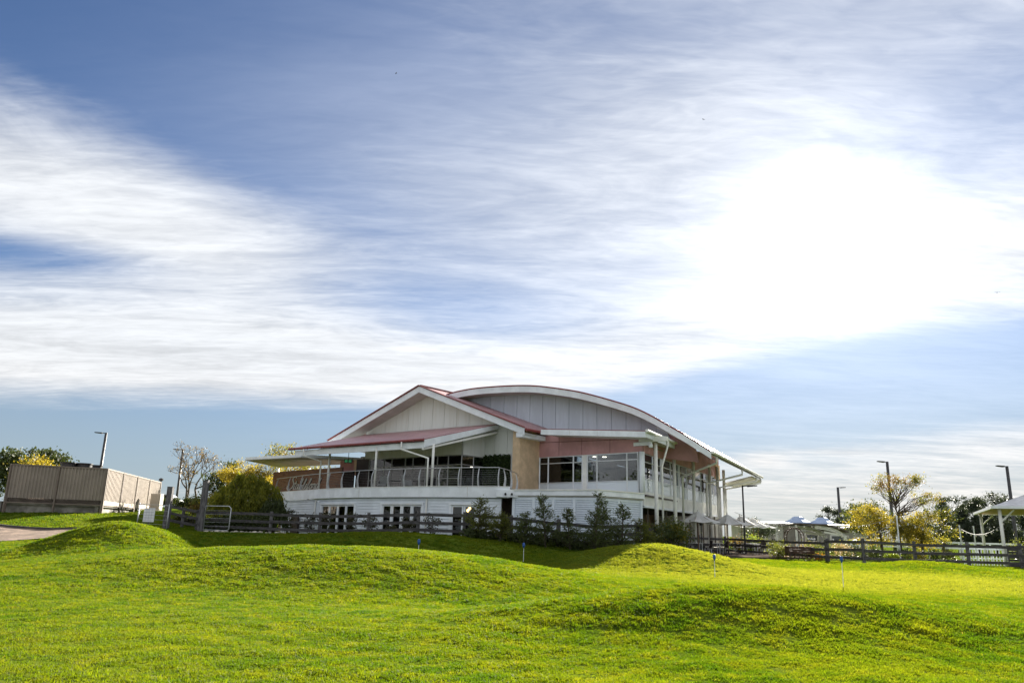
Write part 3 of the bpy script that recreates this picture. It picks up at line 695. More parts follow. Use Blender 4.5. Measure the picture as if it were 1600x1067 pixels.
def slab(corners, thick, name, m, parent):
    return MB().prism([Vector(c) for c in corners], Vector((0, 0, -thick))).build(name, m, parent)
def build_gable_roof():
    PINK = ribmat('dusty_red_roof_sheet', (0.42, 0.235, 0.245), 0.20, (pG.t.x, pG.t.y))
    PINKV = ribmat('veranda_red_roof_sheet', (0.42, 0.235, 0.245), 0.20, (pG.t.x, pG.t.y))
    up = Vector((0, 0, 1))
    apex = pGv(655, 602.5); le = pGv(512, 688.5); re = pGv(819, 667.5)
    Lb = 9.0
    for nm, e in (('left', le), ('right', re)):
        pts = [apex, e, e + pGv.v * Lb, apex + pGv.v * Lb]
        rf = slab(pts, 0.05, 'gable_roof', PINK, club)
        # barge board and soffit of the overhang
        d = (e - apex)
        MB().prism([apex - up * .055, e - up * .055, e - up * .47, apex - up * .47], pGv.v * .05).build('barge_board', W_TRIM, rf)
        MB().prism([apex + pGv.v * .055 - up * .42, e + pGv.v * .055 - up * .42, e + pGv.v * 1.35 - up * .42, apex + pGv.v * 1.35 - up * .42], up * .03).build('gable_soffit', SOFFIT, rf)
        tdir = (e - apex).normalized()
        MB().beam(apex + up * .03 - pGv.v * .02, e + up * .03 - pGv.v * .02, .16, .05).build('barge_capping', GUTTER, rf)
    rc = MB().beam(apex + up * .03, apex + pGv.v * Lb + up * .03, .36, .05).build('ridge_cap', PINK, club)
    # eave gutter on the near side
    g0 = re - up * .12 + pGv.t * .08; g = MB(); g.tube([g0 + pGv.v * .1, g0 + pGv.v * 3.6], .085, 8)
    g.build('eave_gutter', GUTTER, club)
    e0 = re - up * .30 - pGv.t * .12
    MB().prism([e0, e0 + pGv.v * 4, e0 + pGv.v * 4 - up * .28, e0 - up * .28], -pGv.t * .5).build('eave_box', W_TRIM, club)
    # ---- veranda roof
    fl = pV(453, 699); fr = pV(663, 687); gz = (fl.z + fr.z) / 2; fl.z = fr.z = gz
    rise = 1.72; V = pV.v * 6.75
    br = fr + V + up * rise; bl = fl + V + up * rise
    vr = slab([fl, fr, br, bl], .05, 'veranda_roof', PINKV, club)
    MB().tube([fl - pV.v * .06 - up * .06, fr - pV.v * .06 - up * .06], .085, 8).build('gutter', GUTTER, vr)
    n = 9
    for k in range(n):
        q = fl.lerp(fr, (k + .5) / n) - pV.v * .14 - up * .09; MB().beam(q + up * .08, q - up * .1, .03, .1).build('gutter_bracket', GUTTER, vr)
    fa = [fl + pV.t * .55 + pV.v * .06 - up * .17, fr + pV.v * .06 - up * .17]
    MB().prism([fa[0], fa[1], fa[1] - up * .36, fa[0] - up * .36], pV.v * .06).build('fascia_beam', W_TRIM, vr)
    # sloping edge board on the right, with the rafter under it
    MB().prism([fr - up * .06 + pV.t * .03, br - up * .06 + pV.t * .03, br - up * .34 + pV.t * .03, fr - up * .50 + pV.t * .03], -pV.t * .05).build('side_barge', W_TRIM, vr)
    q0 = fr - up * .53 - pV.t * .05; q1 = br - up * .50 - pV.t * .05
    MB().prism([q0, q1, q1 - up * .14, q0 - up * .12], -pV.t * .12).build('edge_rafter', W_WARM, vr)
    MB().prism([fl + pV.v * .15 - up * .36 + pV.t * .6, fr + pV.v * .15 - up * .36 - pV.t * .2, br - up * .42 - pV.t * .2, bl - up * .42], up * .03).build('veranda_soffit', mat('veranda_soffit_lining', (.45, .43, .40), .7, .05, 1), vr)
    cap = MB()
    for f1, f2 in ((.12, .5), (.55, .45), (.3, .2), (.85, .3)):
        c = fl.lerp(fr, f1).lerp(bl.lerp(br, f1), f2); cap.lathe(c, [(.12, 0), (.1, .05), (.03, .08)], 8)
    # posts and downpipes
    for px, d in ((577, .32), (668, .32), (498.5, .5)):
        p, nn = deck_at(px, d); MB().tube([(p.x, p.y, DECK_Z), (p.x, p.y, gz - .3)], .075, 10).build('veranda_post', W_WARM, club, True)
    for gpx, ppx in ((477, 495), (629, 664.5)):
        t = (pV.at(gpx, gz, 700)); p, nn = deck_at(ppx, 0.06)
        s = t - pV.v * .1 - up * .12; m0 = Vector((p.x, p.y, 5.35 if gpx > 600 else 5.6))
        MB().tube([s, s - up * .42, m0, (p.x, p.y, DECK_Z + .02)], .055, 8).build('downpipe', W_WARM, club, True)
    # ---- flat canopy at the far end
    zc = gz - .42
    c = [ZP(383, 719, zc), ZP(470, 714.5, zc), ZP(600, 722, zc), ZP(436, 730, zc)]
    c = [Vector((q.x, q.y, zc)) for q in c]
    slab([q + up * .02 for q in c], .03, 'canopy_soffit', mat('canopy_lining', (.40, .37, .32), .7, .08, .7), club)
    MB().prism([q + up * .03 for q in c], up * .2).build('flat_canopy', W_TRIM, club)
    for px, py in ((435, 735), (483, 735), (533, 735)):
        q = ZP(px, 733, zc - .02); MB().tube([(q.x * .985, q.y * .985, DECK_Z - .1), (q.x * .985, q.y * .985, zc)], .09, 8).build('canopy_post', W_WARM, club, True)
    # exit sign under the veranda
    s = pV.at(514, 5.62, 717) + pV.v * 1.6
    ex = MB().box((s.x - .27, s.y - .04, s.z - .12), (s.x + .27, s.y + .04, s.z + .12)).build('exit_sign', BLACK, club)
    for k in (-1, 1): MB().box((s.x + k * .13 - .09, s.y - .055, s.z - .08), (s.x + k * .13 + .09, s.y - .042, s.z + .08)).build('lit_panel', GREENLIT, ex)
    MB().beam(s + up * .12, s + up * .6, .03, .03).build('hanger', BLACK, ex)
    # back wall of the far terrace: dark door, red wall, tan strip
    w0 = pZ.at(532, 0, 750); w1 = pZ.at(577, 0, 750)
    for (a, b, z0, z1, m, nm, o) in ((530, 556, DECK_Z - .1, 5.25, DARKWOOD, 'dark_screen', .25), (556, 578, DECK_Z - .1, 6.1, DARKWOOD, 'dark_wall', .0), (522, 549, 5.0, 6.1, PINKWALL, 'red_end_wall', -.5), (547, 560, 5.1, 6.1, TAN, 'tan_end_pier', -.3)):
        A = pZ.at(a, 0, 740) + pZ.n * o; B = pZ.at(b, 0, 740) + pZ.n * o
        MB().prism([A + up * z0, B + up * z0, B + up * z1, A + up * z1], pZ.v * .15).build(nm, m, club)
build_gable_roof()

def build_screen():
    """timber batten screen with the name of the club on it"""
    up = Vector((0, 0, 1))
    A = U(424, 770, 61.0); B = U(532, 764, 53.6); A.z = B.z = 0; t = (B - A).normalized(); n = Vector((t.y, -t.x, 0))
    L = (B - A).length; top = 5.42
    sc = thing('timber_screen', 'brown horizontal batten screen carrying the script sign at the balcony end', 'screen', (A.x, A.y, DECK_Z))
    MB().prism([A + up * (DECK_Z - .1) - n * .06, B + up * (DECK_Z - .1) - n * .06, B + up * (top - .02) - n * .06, A + up * (top - .02) - n * .06], -n * .05).build('backing', DARKWOOD, sc)
    nb = 17; hgt = (top - DECK_Z + .08) / nb; me = None
    for k in range(nb):
        z = DECK_Z - .08 + k * hgt; b = MB(); b.prism([A + up * z, B + up * z, B + up * (z + hgt * .84), A + up * (z + hgt * .84)], -n * .045); b.build('batten', TIMBER, sc)
    # script lettering as bent rod
    G_ = {  # strokes in letter units, x height 1
        'S': ([[(1.45, 2.35), (1.25, 2.6), (.95, 2.6), (.7, 2.35), (.72, 1.95), (1.0, 1.5), (1.15, 1.05), (1.0, .45), (.55, .05), (.05, .0), (-.25, .3), (-.2, .75), (.1, 1.0)]], 1.25),
        't': ([[(.0, .1), (.25, .9), (.45, 1.75)], [(.25, .9), (.15, .25), (.3, .0), (.55, .2)], [(.05, 1.2), (.65, 1.25)]], .55),
        'a': ([[(.65, .85), (.4, 1.0), (.12, .7), (.08, .25), (.25, .0), (.5, .3), (.68, .95), (.62, .25), (.75, .0), (.95, .2)]], .9),
        'b': ([[(0, .2), (.35, 1.3), (.5, 2.0), (.38, 2.1), (.22, 1.5), (.12, .4), (.28, .0), (.55, .2), (.6, .7), (.42, .85), (.85, .7)]], .8),
        'l': ([[(0, .2), (.35, 1.3), (.5, 2.0), (.38, 2.1), (.22, 1.5), (.14, .3), (.3, .0), (.5, .2)]], .48),
        'e': ([[(0, .25), (.35, .5), (.5, .8), (.35, 1.0), (.15, .75), (.12, .25), (.3, .0), (.6, .2)]], .58),
        'f': ([[(0, .2), (.35, 1.2), (.55, 1.95), (.42, 2.1), (.28, 1.6), (.1, .0), (-.02, -.75), (.1, -.85), (.22, -.4), (.2, .1), (.55, .3)]], .5),
        'o': ([[(.4, 1.0), (.12, .7), (.1, .2), (.3, .0), (.52, .3), (.55, .75), (.4, 1.0), (.75, .9)]], .72),
        'r': ([[(0, .1), (.2, 1.0), (.35, .85), (.55, .95), (.45, .3), (.55, .0), (.8, .2)]], .7),
        'd': ([[(.6, .85), (.38, 1.0), (.12, .7), (.1, .25), (.28, .0), (.5, .3), (.85, 2.1)], [(.68, 1.1), (.6, .2), (.75, .0), (.95, .2)]], .8)}
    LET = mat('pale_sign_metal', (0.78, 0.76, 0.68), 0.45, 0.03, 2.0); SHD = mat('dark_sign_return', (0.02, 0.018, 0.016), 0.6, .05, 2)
    sg = MB(); s2 = MB(); x = 0.0
    s0 = (U(449.5, 760, 59.0) - A).dot(t); s1 = (U(495, 757, 55.6) - A).dot(t)
    word = 'Stableford'; tot = sum(G_[c][1] for c in word); k = (s1 - s0) / tot; ky = 0.36
    for c in word:
        st, adv = G_[c]
        for pl_ in st:
            P = catmull([Vector((p[0], p[1], 0)) for p in pl_], 4)
            p3 = [A + t * (s0 + (x + q.x + 0.22 * q.y) * k) + up * (3.98 + q.y * ky) + n * .05 for q in P]
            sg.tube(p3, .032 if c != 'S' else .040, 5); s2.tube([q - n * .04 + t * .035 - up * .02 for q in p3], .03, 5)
        x += adv
    sign = sg.build('sign_lettering', LET, sc); s2.build('lettering_return', SHD, sign)
    ft = MB()
    for i in range(14):
        if i in (4, 9): continue
        p = A + t * (s0 + .55 + i * .24) + n * .04; ft.beam(p + up * 3.55, p + up * (3.70 + .045), .12, .03)
    ft.build('small_sign_letters', LET, sc)
    # bracket lamp at the foot
    p = U(436, 768, 60.0); q = MB().beam((p.x, p.y - .3, 4.0), (p.x, p.y + .2, 4.0), .05, .05); q.lathe((p.x, p.y - .34, 3.93), [(.02, -.08), (.09, -.06), (.1, .06), (.03, .12)], 10)
    q.build('bracket_lamp', BLACK, sc)
build_screen()

def build_red_wing():
    up = Vector((0, 0, 1))
    # wall above the windows: three sheets wide, two high
    zt_l, zt_r = 7.75, 7.02
    A = pP.at(839, 0, 700); B = CORN.copy(); L = (B - A).length
    zh = (pP(842, 715).z + pP(995, 705.5).z) / 2
    face = []
    zi = DECK_Z - .1
    JR = mat('dark_red_joint', (.10, .04, .04), .8, .1, 2)
    rw = MB().prism([A - pP.n * .05 + up * zh, B - pP.n * .05 + up * zh, B - pP.n * .05 + up * zt_r, A - pP.n * .05 + up * zt_l], pP.v * .12).build('red_wall', JR, club)
    cuts = [0, .23, .455, .72, 1.0]
    for k in range(4):
        a, b = A.lerp(B, cuts[k]) + pP.t * .016, A.lerp(B, cuts[k + 1]) - pP.t * .016
        za, zb = zt_l + (zt_r - zt_l) * cuts[k], zt_l + (zt_r - zt_l) * cuts[k + 1]; zm = zh + .95 - .2 * cuts[k]
        zm2 = zh + .95 - .2 * cuts[k + 1]
        MB().prism([a + up * zh, b + up * zh, b + up * (zm2 - .016), a + up * (zm - .016)], pP.v * .03).build('wall_sheet', PINKWALL, rw)
        if za > zm + .05 and zb > zm2 + .05: MB().prism([a + up * (zm + .016), b + up * (zm2 + .016), b + up * zb, a + up * za], pP.v * .03).build('wall_sheet', PINKWALL, rw)
    # window groups
    def window(p0, p1, splits, z0, z1, zfrost, ztrans, out, name='window'):
        t = (p1 - p0).normalized(); fr = MB(); ps = [p0.lerp(p1, s) for s in splits]
        for p in ps: fr.beam(p + up * z0, p + up * z1, .07, .08)
        for z in (z0 + .03, ztrans, z1 - .03, zfrost): fr.beam(p0 + up * z, p1 + up * z, .07, .055)
        w = fr.build(name, mat('silver_window_frame', (.60, .62, .65), .35, .05, 2, metal=.5), club)
        for a, b in zip(ps[:-1], ps[1:]):
            a2, b2 = a + t * .04, b - t * .04
            for lo, hi, m in ((z0 + .06, zfrost - .03, FROST), (zfrost + .03, ztrans - .03, GLASS), (ztrans + .03, z1 - .06, GLASS)):
                MB().prism([a2 + up * lo, b2 + up * lo, b2 + up * hi, a2 + up * hi], out * -.012).build('pane', m, w)
        return w
    zf = pP(842, 756).z; zf = (zf + pP(995, 749.5).z) / 2; ztr = (pP(842, 724.5).z + pP(995, 718).z) / 2
    window(pP.at(843, 0), pP.at(909.5, 0), [0, .21, .80, 1], zi, zh, zf, ztr, pP.n)
    window(pP.at(917.5, 0), pP.at(997, 0), [0, .20, .79, 1], zi, zh, zf, ztr, pP.n)
    # pillars
    p = pP.at(913.5, 0); MB().prism([p - pP.t * .19 + up * zi, p + pP.t * .19 + up * zi, p + pP.t * .19 + up * zh, p - pP.t * .19 + up * zh], pP.v * .2 ).build('window_pillar', W_WARM, club)
    MB().tube([CORN + up * zi, CORN + up * zh], .16, 12).build('corner_pillar', W_TRIM, club, True)
    # long side: bays of 5 m
    zl_h = 6.0
    S0 = CORN + RN * 0.0
    # red band above, spandrel band below
    LEN = 21.0
    sb = MB().prism([S0 + up * zl_h, S0 + RD * LEN + up * zl_h, S0 + RD * LEN + up * 7.7, S0 + up * 7.0], RN * -.12).build('side_red_band', PINKWALL, club)
    for k in range(5):
        a = S0 + RN * .03 + RD * (k * 4.2 + .01); b = S0 + RN * .03 + RD * (k * 4.2 + 4.19)
        za, zb = 7.0 + .7 * k / 5, 7.0 + .7 * (k + 1) / 5; MB().prism([a + up * zl_h, b + up * zl_h, b + up * zb, a + up * za], RN * -.025).build('wall_sheet', PINKWALL, sb)
    a = S0 + RD * .3; MB().prism([a + up * 3.0, S0 + RD * LEN + up * 3.0, S0 + RD * LEN + up * 3.78, a + up * 3.78], RN * -.2).build('spandrel_band', W_WARM, club)
    MB().prism([a + RN * .03 + up * 2.9, S0 + RD * LEN + RN * .03 + up * 2.9, S0 + RD * LEN + RN * .03 + up * 3.02, a + RN * .03 + up * 3.02], RN * -.3).build('band_drip', W_TRIM, club)
    for k in range(5):
        s0, s1 = k * 4.2 + .15, k * 4.2 + 4.05
        window(S0 + RD * s0 - RN * .05, S0 + RD * s1 - RN * .05, [0, .5, 1] if k else [0, .55, 1], 3.78, zl_h, 4.55, 5.5, RN, 'side_window')
    for s in (0.9, 5.0, 10.0, 15.0, 17.8, 20.2):
        c = S0 + RD * s + RN * .55; MB().tube([(c.x, c.y, -.2), (c.x, c.y, 6.6)], .115, 12).build('column', W_WARM, club, True)
    # lower storey of the long side: dark cafe room behind posts
    c0 = S0 + RD * .3 - RN * 5; c1 = S0 + RD * LEN - RN * 5
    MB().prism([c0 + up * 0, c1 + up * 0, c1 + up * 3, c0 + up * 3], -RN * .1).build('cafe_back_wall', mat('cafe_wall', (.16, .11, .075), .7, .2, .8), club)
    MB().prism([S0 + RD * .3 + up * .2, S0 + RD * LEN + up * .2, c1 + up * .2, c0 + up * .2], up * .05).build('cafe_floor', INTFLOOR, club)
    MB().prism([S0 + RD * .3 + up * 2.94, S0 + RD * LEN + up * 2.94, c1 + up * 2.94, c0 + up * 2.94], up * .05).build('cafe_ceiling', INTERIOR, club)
    for k in range(10):
        c = S0 + RD * (1.5 + 2 * k) - RN * .15
        MB().beam(c + up * .25, c + up * 2.9, .08, .08).build('cafe_door_post', mat('dark_door_frame', (.10, .08, .06), .5, .1, 2), club)
    # upper room behind both window walls
    i0 = A - pP.n * 5.5; i1 = S0 + RD * LEN - RN * 5.5; cc = CORN - pP.n * 4 - RN * 3.5
    MB().prism([A + pP.v * .3 + up * zi, CORN + pP.v * .4 + up * zi, S0 + RD * LEN - RN * .2 + up * zi, i1 + up * zi, i0 + up * zi], up * -.1).build('upper_floor', INTFLOOR, club)
    MB().prism([A + pP.v * .3 + up * 6.45, CORN + pP.v * .4 + up * 6.45, S0 + RD * LEN - RN * .2 + up * 6.45, i1 + up * 6.45, i0 + up * 6.45], up * .08).build('upper_ceiling', mat('upper_ceiling_plaster', (.30, .27, .22), .8, .06, 1), club)
    MB().prism([i0 + up * zi, i1 + up * zi, i1 + up * 6.4, i0 + up * 6.4], pP.v * .1).build('upper_back_wall', INTERIOR, club)
    for px, d in ((862, 2.2), (861, 4.6), (871, 5), (966, 5.2), (908, 3)):
        c = pP.at(px, 0) + pP.v * d; MB().lathe((c.x, c.y, 6.42), [(.14, -.02), (.14, .02)], 10).build('ceiling_light', DOWN, club)
    # ---- skillion roof over the wing
    f = pP.off(1.7)
    f0 = f(845, 669.5); f1 = f(1008, 672.5)
    gu = ZP(1066, 689, f1.z - .1)
    back0 = f0 + pP.v * 4; back1 = f1 + RD * 6.2
    r_ = MB().prism([f0, f1, back1, back0], up * -.04).build('wing_roof', GUTTER, club)
    MB().prism([f0 - up * .045, f1 - up * .045, f1 - up * .37, f0 - up * .37], pP.v * .05).build('front_fascia', W_TRIM, r_)
    for s in (.3, .57): q = f0.lerp(f1, s) + pP.n * .004; MB().beam(q - up * .06, q - up * .36, .012, .012).build('fascia_joint', SOFFIT, r_)
    MB().prism([f1 - up * .045 + RN * .0, back1 - up * .045, back1 - up * .34, f1 - up * .34], -RN * .05).build('side_fascia', W_TRIM, r_)
    MB().prism([f0 - up * .33 + pP.v * .06, f1 - up * .33 + pP.v * .06 - RN * .06, back1 - up * .33 - RN * .06, back0 - up * .33], up * .03).build('wing_soffit', SOFFIT, r_)
    MB().tube([f1 + RN * .1 + up * .0, back1 + RN * .1 + up * .0], .09, 8).build('side_gutter', W_WARM, r_)
    q = CORN + pP.n * 1.2 + up * 6.8; MB().beam(CORN + up * 6.72 - pP.t * .15, CORN + up * 6.66 + pP.t * 1.7, .14, .26).build('beam_end', W_WARM, r_)
    q = pP.at(992, 6.45, 695) + pP.n * .1
    cm = MB().beam(q, q + pP.t * 1.2, .1, .2); cm.lathe(q + pP.t * 1.2 + pP.n * .1 - up * .16, [(.02, -.1), (.1, -.08), (.13, .02), (.1, .1)], 10); cm.build('security_camera', W_TRIM, club)
    # strut with downpipe from the wing gutter
    for s, e in ((4.3, 1.5),):
        g0 = f1 + RD * s + RN * .1; c = S0 + RD * e + RN * .75
        MB().tube([g0, g0 - up * .3, Vector((c.x, c.y, 5.3)), Vector((c.x, c.y, .1))], .06, 8).build('downpipe', W_WARM, club, True)
    return f1
build_red_wing()

def build_vault():
    up = Vector((0, 0, 1))
    pf = pA.off(0.0)
    prof_px = [(690, 619), (715, 612), (745, 606.8), (780, 604), (810, 602.8), (835, 603.2), (862, 606), (904, 612.5), (945, 623), (986, 635.5), (1014, 648), (1041, 663), (1069, 679), (1096, 696), (1111, 705.5)]
    P = [pf(*q) for q in prof_px]
    P = catmull(P, 3)
    LEN = 20.6; Bv = pA.v * LEN
    RIB = ribmat('vault_roof_sheet', (0.44, 0.30, 0.29), .2, (pA.v.x, pA.v.y))
    vs = []; fs = []; n = len(P)
    for p in P: vs += [p, p + Bv, p + Bv - up * .06, p - up * .06]
    for i in range(n - 1):
        for e in range(4): fs.append((4 * i + e, 4 * i + 4 + e, 4 * i + 4 + (e + 1) % 4, 4 * i + (e + 1) % 4))
    fs += [(0, 1, 2, 3), tuple(4 * (n - 1) + e for e in (3, 2, 1, 0))]
    rf = MB().add(vs, fs).build('vault_roof', RIB, club)
    # curved fascia in lengths
    for k in range(0, n - 1, 6):
        seg = P[k:k + 7]
        if len(seg) < 2: continue
        lo = [q - up * (.43 - .0 * i) for i, q in enumerate(seg)]
        vs = []; fs = []
        for a, b in zip(seg, lo): vs += [a - up * .01, b, b + pA.v * .06, a - up * .01 + pA.v * .06]
        m = len(seg)
        vs = [Vector(v) + pA.n * .01 for v in vs]
        for i in range(m - 1):
            for e in range(4): fs.append((4 * i + e, 4 * i + (e + 1) % 4, 4 * i + 4 + (e + 1) % 4, 4 * i + 4 + e))
        fs += [(3, 2, 1, 0), tuple(4 * (m - 1) + e for e in (0, 1, 2, 3))]
        MB().add(vs, fs).build('arched_fascia', W_TRIM, rf)
    MB().tube([q + up * .02 for q in P], .05, 6).build('arched_capping', GUTTER, rf)
    # soffit strip
    vs = []; fs = []
    for q in P: b = q - up * .40 + pA.v * .08; vs += [b, b + pA.v * 1.35, b + pA.v * 1.35 + up * .03, b + up * .03]
    for i in range(n - 1):
        for e in range(4): fs.append((4 * i + e, 4 * i + 4 + e, 4 * i + 4 + (e + 1) % 4, 4 * i + (e + 1) % 4))
    MB().add(vs, fs).build('arched_soffit', SOFFIT, rf)
    # sheeted gable wall under the arch
    pw = pA.off(-1.3)
    top = [q - up * .36 + pA.v * 1.3 for q in P]
    tp = [px_of(q) for q in top]
    poly = [t for t in tp if t[0] <= 1048] + [(1049, 690), (860, 700), (700, 690)]
    j = [z * .275 + 780 for z in (-60, 20, 95, 170, 243, 318, 395, 475, 555, 638, 722, 808, 895, 985, 1075)]
    face_panels(club, 'arched_gable_wall', pw, poly, j, GREYPANEL, back=mat('dark_grey_joint', (.34, .37, .42), .8, .1, 2))
    q2 = [t for t in tp if 1030 <= t[0] <= 1091]
    if len(q2) > 1: MB().prism([pw(*t) - pw.n * .05 for t in q2 + [(1092, 722), (1031, 715)]], -pw.n * .12).build('red_gable_corner', PINKWALL, club)
    # eave: gutter, underside, brackets
    e0 = P[-1] - up * .02; ed = pA.t
    MB().tube([e0 + ed * .09, e0 + ed * .09 + Bv], .10, 8).build('eave_gutter', W_WARM, rf)
    und = MB()
    nr = 46
    for k in range(nr):                                    # exposed purlin ends under the sheet edge
        q = e0 - up * .12 + pA.v * (LEN * (k + .5) / nr); und.beam(q - ed * 1.9 + up * 1.08, q - ed * .06, .08, .10)
    und.build('rafter_ends', SOFFIT, rf)
    u0 = P[-1] - up * .2; s1 = u0 - ed * 3.3 + up * 1.75
    MB().prism([u0, u0 + Bv, s1 + Bv, s1], up * .03).build('eave_soffit', SOFFIT, rf)
    S0 = CORN
    for s, g in ((6.2, 1.6), (13.0, 11.0), (17.6, 17.8), (19.8, 20.0)):
        c = S0 + RD * s + RN * .75; q = e0 + pA.v * g - up * .12
        MB().tube([(c.x, c.y, .1), (c.x, c.y, 5.05), tuple(q - up * .38), tuple(q)], .075, 8).build('eave_strut', W_WARM, rf, True)
    # end wall piece at the far end
    a = S0 + RD * 19.5 + RN * .1; MB().prism([a + up * 5.9, a + RD * 1.5 + up * 5.9, a + RD * 1.5 + up * 7.0, a + up * 7.0], -RN * .3).build('far_end_panel', TAN, club)
    a = S0 + RD * 21 + RN * .4
    MB().prism([a + up * 5.5, a + RD * 5 + up * 5.5, a + RD * 5 + RN * 2.2 + up * 6.05, a + RN * 2.2 + up * 6.05], up * .12).build('rear_canopy', SOFFIT, club)
build_vault()

def build_shutter_box():
    up = Vector((0, 0, 1))
    q = [U(785, 769, 44.0), U(803.5, 769, 42.0), U(934, 769, 39.6), U(1001, 774, 41.9)]
    q = [Vector((v.x, v.y, 0)) for v in q]; q.append(q[3] + Vector((-1.0, 3.2, 0)))
    zb, zt = -.25, 3.28
    # roof ledge
    led = [q[1] + Vector((-.9, .1, 0)), q[1] + Vector((0, -.18, 0)), q[2] + Vector((0.02, -.2, 0)), q[3] + Vector((.2, -.1, 0)), q[4] + Vector((.2, 0, 0)), q[4] + Vector((-8, 3, 0))]
    lg = MB().prism([v + up * zt for v in led], up * .26).build('ledge', W_TRIM, club)
    MB().prism([v + up * (zt + .262) + Vector((0, -.05, 0)) for v in led[:5]] + [led[5] + up * (zt + .262)], up * .06).build('ledge_cap', W_WARM, lg)
    MB().prism([v + up * (zt - .07) + Vector((0, .1, 0)) for v in led], up * .06).build('ledge_shadow_gap', SOFFIT, lg)
    def run(a, b, splits):
        t = (b - a).normalized(); n = Vector((t.y, -t.x, 0))
        fr = MB()
        for s in splits: p = a.lerp(b, s); fr.beam(p + up * zb, p + up * (zt - .08), .16, .12, up=n)
        fr.beam(a + up * (zt - .16), b + up * (zt - .16), .10, .14)
        w = fr.build('shutter_frame', SHUTTER, club)
        for s0, s1 in zip(splits[:-1], splits[1:]):
            p0 = a.lerp(b, s0) + t * .085; p1 = a.lerp(b, s1) - t * .085
            sl = MB(); z = zb + .1
            while z < zt - .26:
                sl.prism([p0 + up * z + n * .045, p1 + up * z + n * .045, p1 + up * (z + .012) + n * .045, p0 + up * (z + .012) + n * .045], -n * .002)
                sl.add([p0 + up * z + n * .045, p1 + up * z + n * .045, p1 + up * (z + .105) - n * .03, p0 + up * (z + .105) - n * .03, p0 + up * (z - .012) + n * .04, p1 + up * (z - .012) + n * .04, p1 + up * (z + .092) - n * .04, p0 + up * (z + .092) - n * .04],
                       [(0, 1, 2, 3), (7, 6, 5, 4), (4, 5, 1, 0), (3, 2, 6, 7), (0, 3, 7, 4), (1, 5, 6, 2)]); z += .115
            o = sl.build('louvre_panel', SHUTTER, w)
            MB().prism([p0 + up * zb - n * .08, p1 + up * zb - n * .08, p1 + up * (zt - .1) - n * .08, p0 + up * (zt - .1) - n * .08], -n * .05).build('panel_back', SHUTTER, w)
    run(q[1], q[2], [0, .25, .487, .735, 1.0]); run(q[2], q[3], [0, .46, 1.0])
    run(q[3], q[4], [0, 1.0])
    # dark recess between wall and shutters
    r0, n = deck_at(781, .35); r1 = q[1] + Vector((.0, .5, 0))
    MB().prism([Vector((r0.x, r0.y + 1.3, -.2)), Vector((r1.x, r1.y + 1.0, -.2)), Vector((r1.x, r1.y + 1.0, zt)), Vector((r0.x, r0.y + 1.3, zt))], (0, .1, 0)).build('recess_wall', DARKWOOD, club)
    p, n = deck_at(791, -.02)
    MB().box((p.x - .55, p.y - .05, 3.18), (p.x + 1.1, p.y + .5, 3.56)).build('sensor_box', W_TRIM, club)
    for dx in (-.05, .3): MB().lathe((p.x + dx, p.y - .12, 3.34), [(.02, -.07), (.06, -.05), (.06, .03), (.02, .06)], 8).build('sensor', BLACK, club)
build_shutter_box()

def build_rear():
    """outer walls on the sides the photograph does not show, so that the rooms are closed"""
    up = Vector((0, 0, 1)); LEN = 21.0
    a = CORN + RD * LEN; b = a - RN * 24; c = pG.at(560, 0) + pG.v * 9; d = pZ.at(560, 0) + pZ.v * .3; e = deck_at(447, .5)[0]
    e = Vector((e.x, e.y, 0)); f = e + Vector((5, 9, 0))
    for p, q, z0, z1, nm in ((a, b, -.3, 7.0, 'rear_wall'), (b, c, -.3, 7.0, 'rear_wall'), (c, d, DECK_Z, 6.3, 'left_end_wall'), (e, f, -.3, DECK_B, 'left_end_wall'), (f, c, -.3, DECK_B, 'left_end_wall')):
        t = (q - p).normalized(); n = Vector((t.y, -t.x, 0))
        MB().prism([p + up * z0, q + up * z0, q + up * z1, p + up * z1], n * -.15).build(nm, PANEL, club)
    p, q = a - RN * .25, a - RN * 6
    MB().prism([p + up * 0, q + up * 0, q + up * 6.4, p + up * 6.4], RD * -.1).build('inner_end_wall', INTERIOR, club)
build_rear()

# ------------------------------------------------------------------ fences
def rail_fence(name, label, spots, hgt=1.28, zs=(0.30, 0.68, 1.08), posts=True, first_tall=None, kind='post'):
    """spots: plan points of the posts"""
    P = [Vector((p[0], p[1], Hs(p[0], p[1]))) for p in spots]
    f = thing(name, label, 'fence', P[0])
    for i, p in enumerate(P):
        j = random.uniform(-.03, .03); MB().beam(p - Vector((0, 0, .3)), p + Vector((j * .5, j * .5, hgt + j)), .15, .13).build('post', POSTWOOD, f)
    for a, b in zip(P[:-1], P[1:]):
        d = (b - a).normalized(); n = Vector((d.y, -d.x, 0)) * .075
        for z in zs:
            j0, j1 = random.uniform(-.025, .025), random.uniform(-.025, .025)
            MB().beam(a - d * .04 + n + Vector((0, 0, z + j0)), b + d * .04 + n + Vector((0, 0, z + j1)), .045, .155).build('rail', RAILWOOD, f)
    return f
lf = [XY(313, 46.5), XY(352, 45.8), XY(425, 44.6)] + [XY(p, d) for p, d in ((501, 43.6), (577, 42.4), (654, 41.2), (726, 40.4), (800, 38.9), (872, 38.2))]
lf = lf[:1] + lf[2:]
rail_fence('rail_fence', 'dark grey rail fence before the white wall, ending at the tall gate post', lf)
rail_fence('rail_fence', 'dark grey rail fence behind the young conifers below the louvred panels', [XY(873.5, 38.3), XY(930, 38.0), XY(995, 39.6), XY(1040, 43.5)])
rail_fence('rail_fence', 'grey rail fence in front of the cafe umbrellas', [XY(1047, 46), XY(1090, 53), XY(1131, 59), XY(1206, 53.5), XY(1287, 46)])
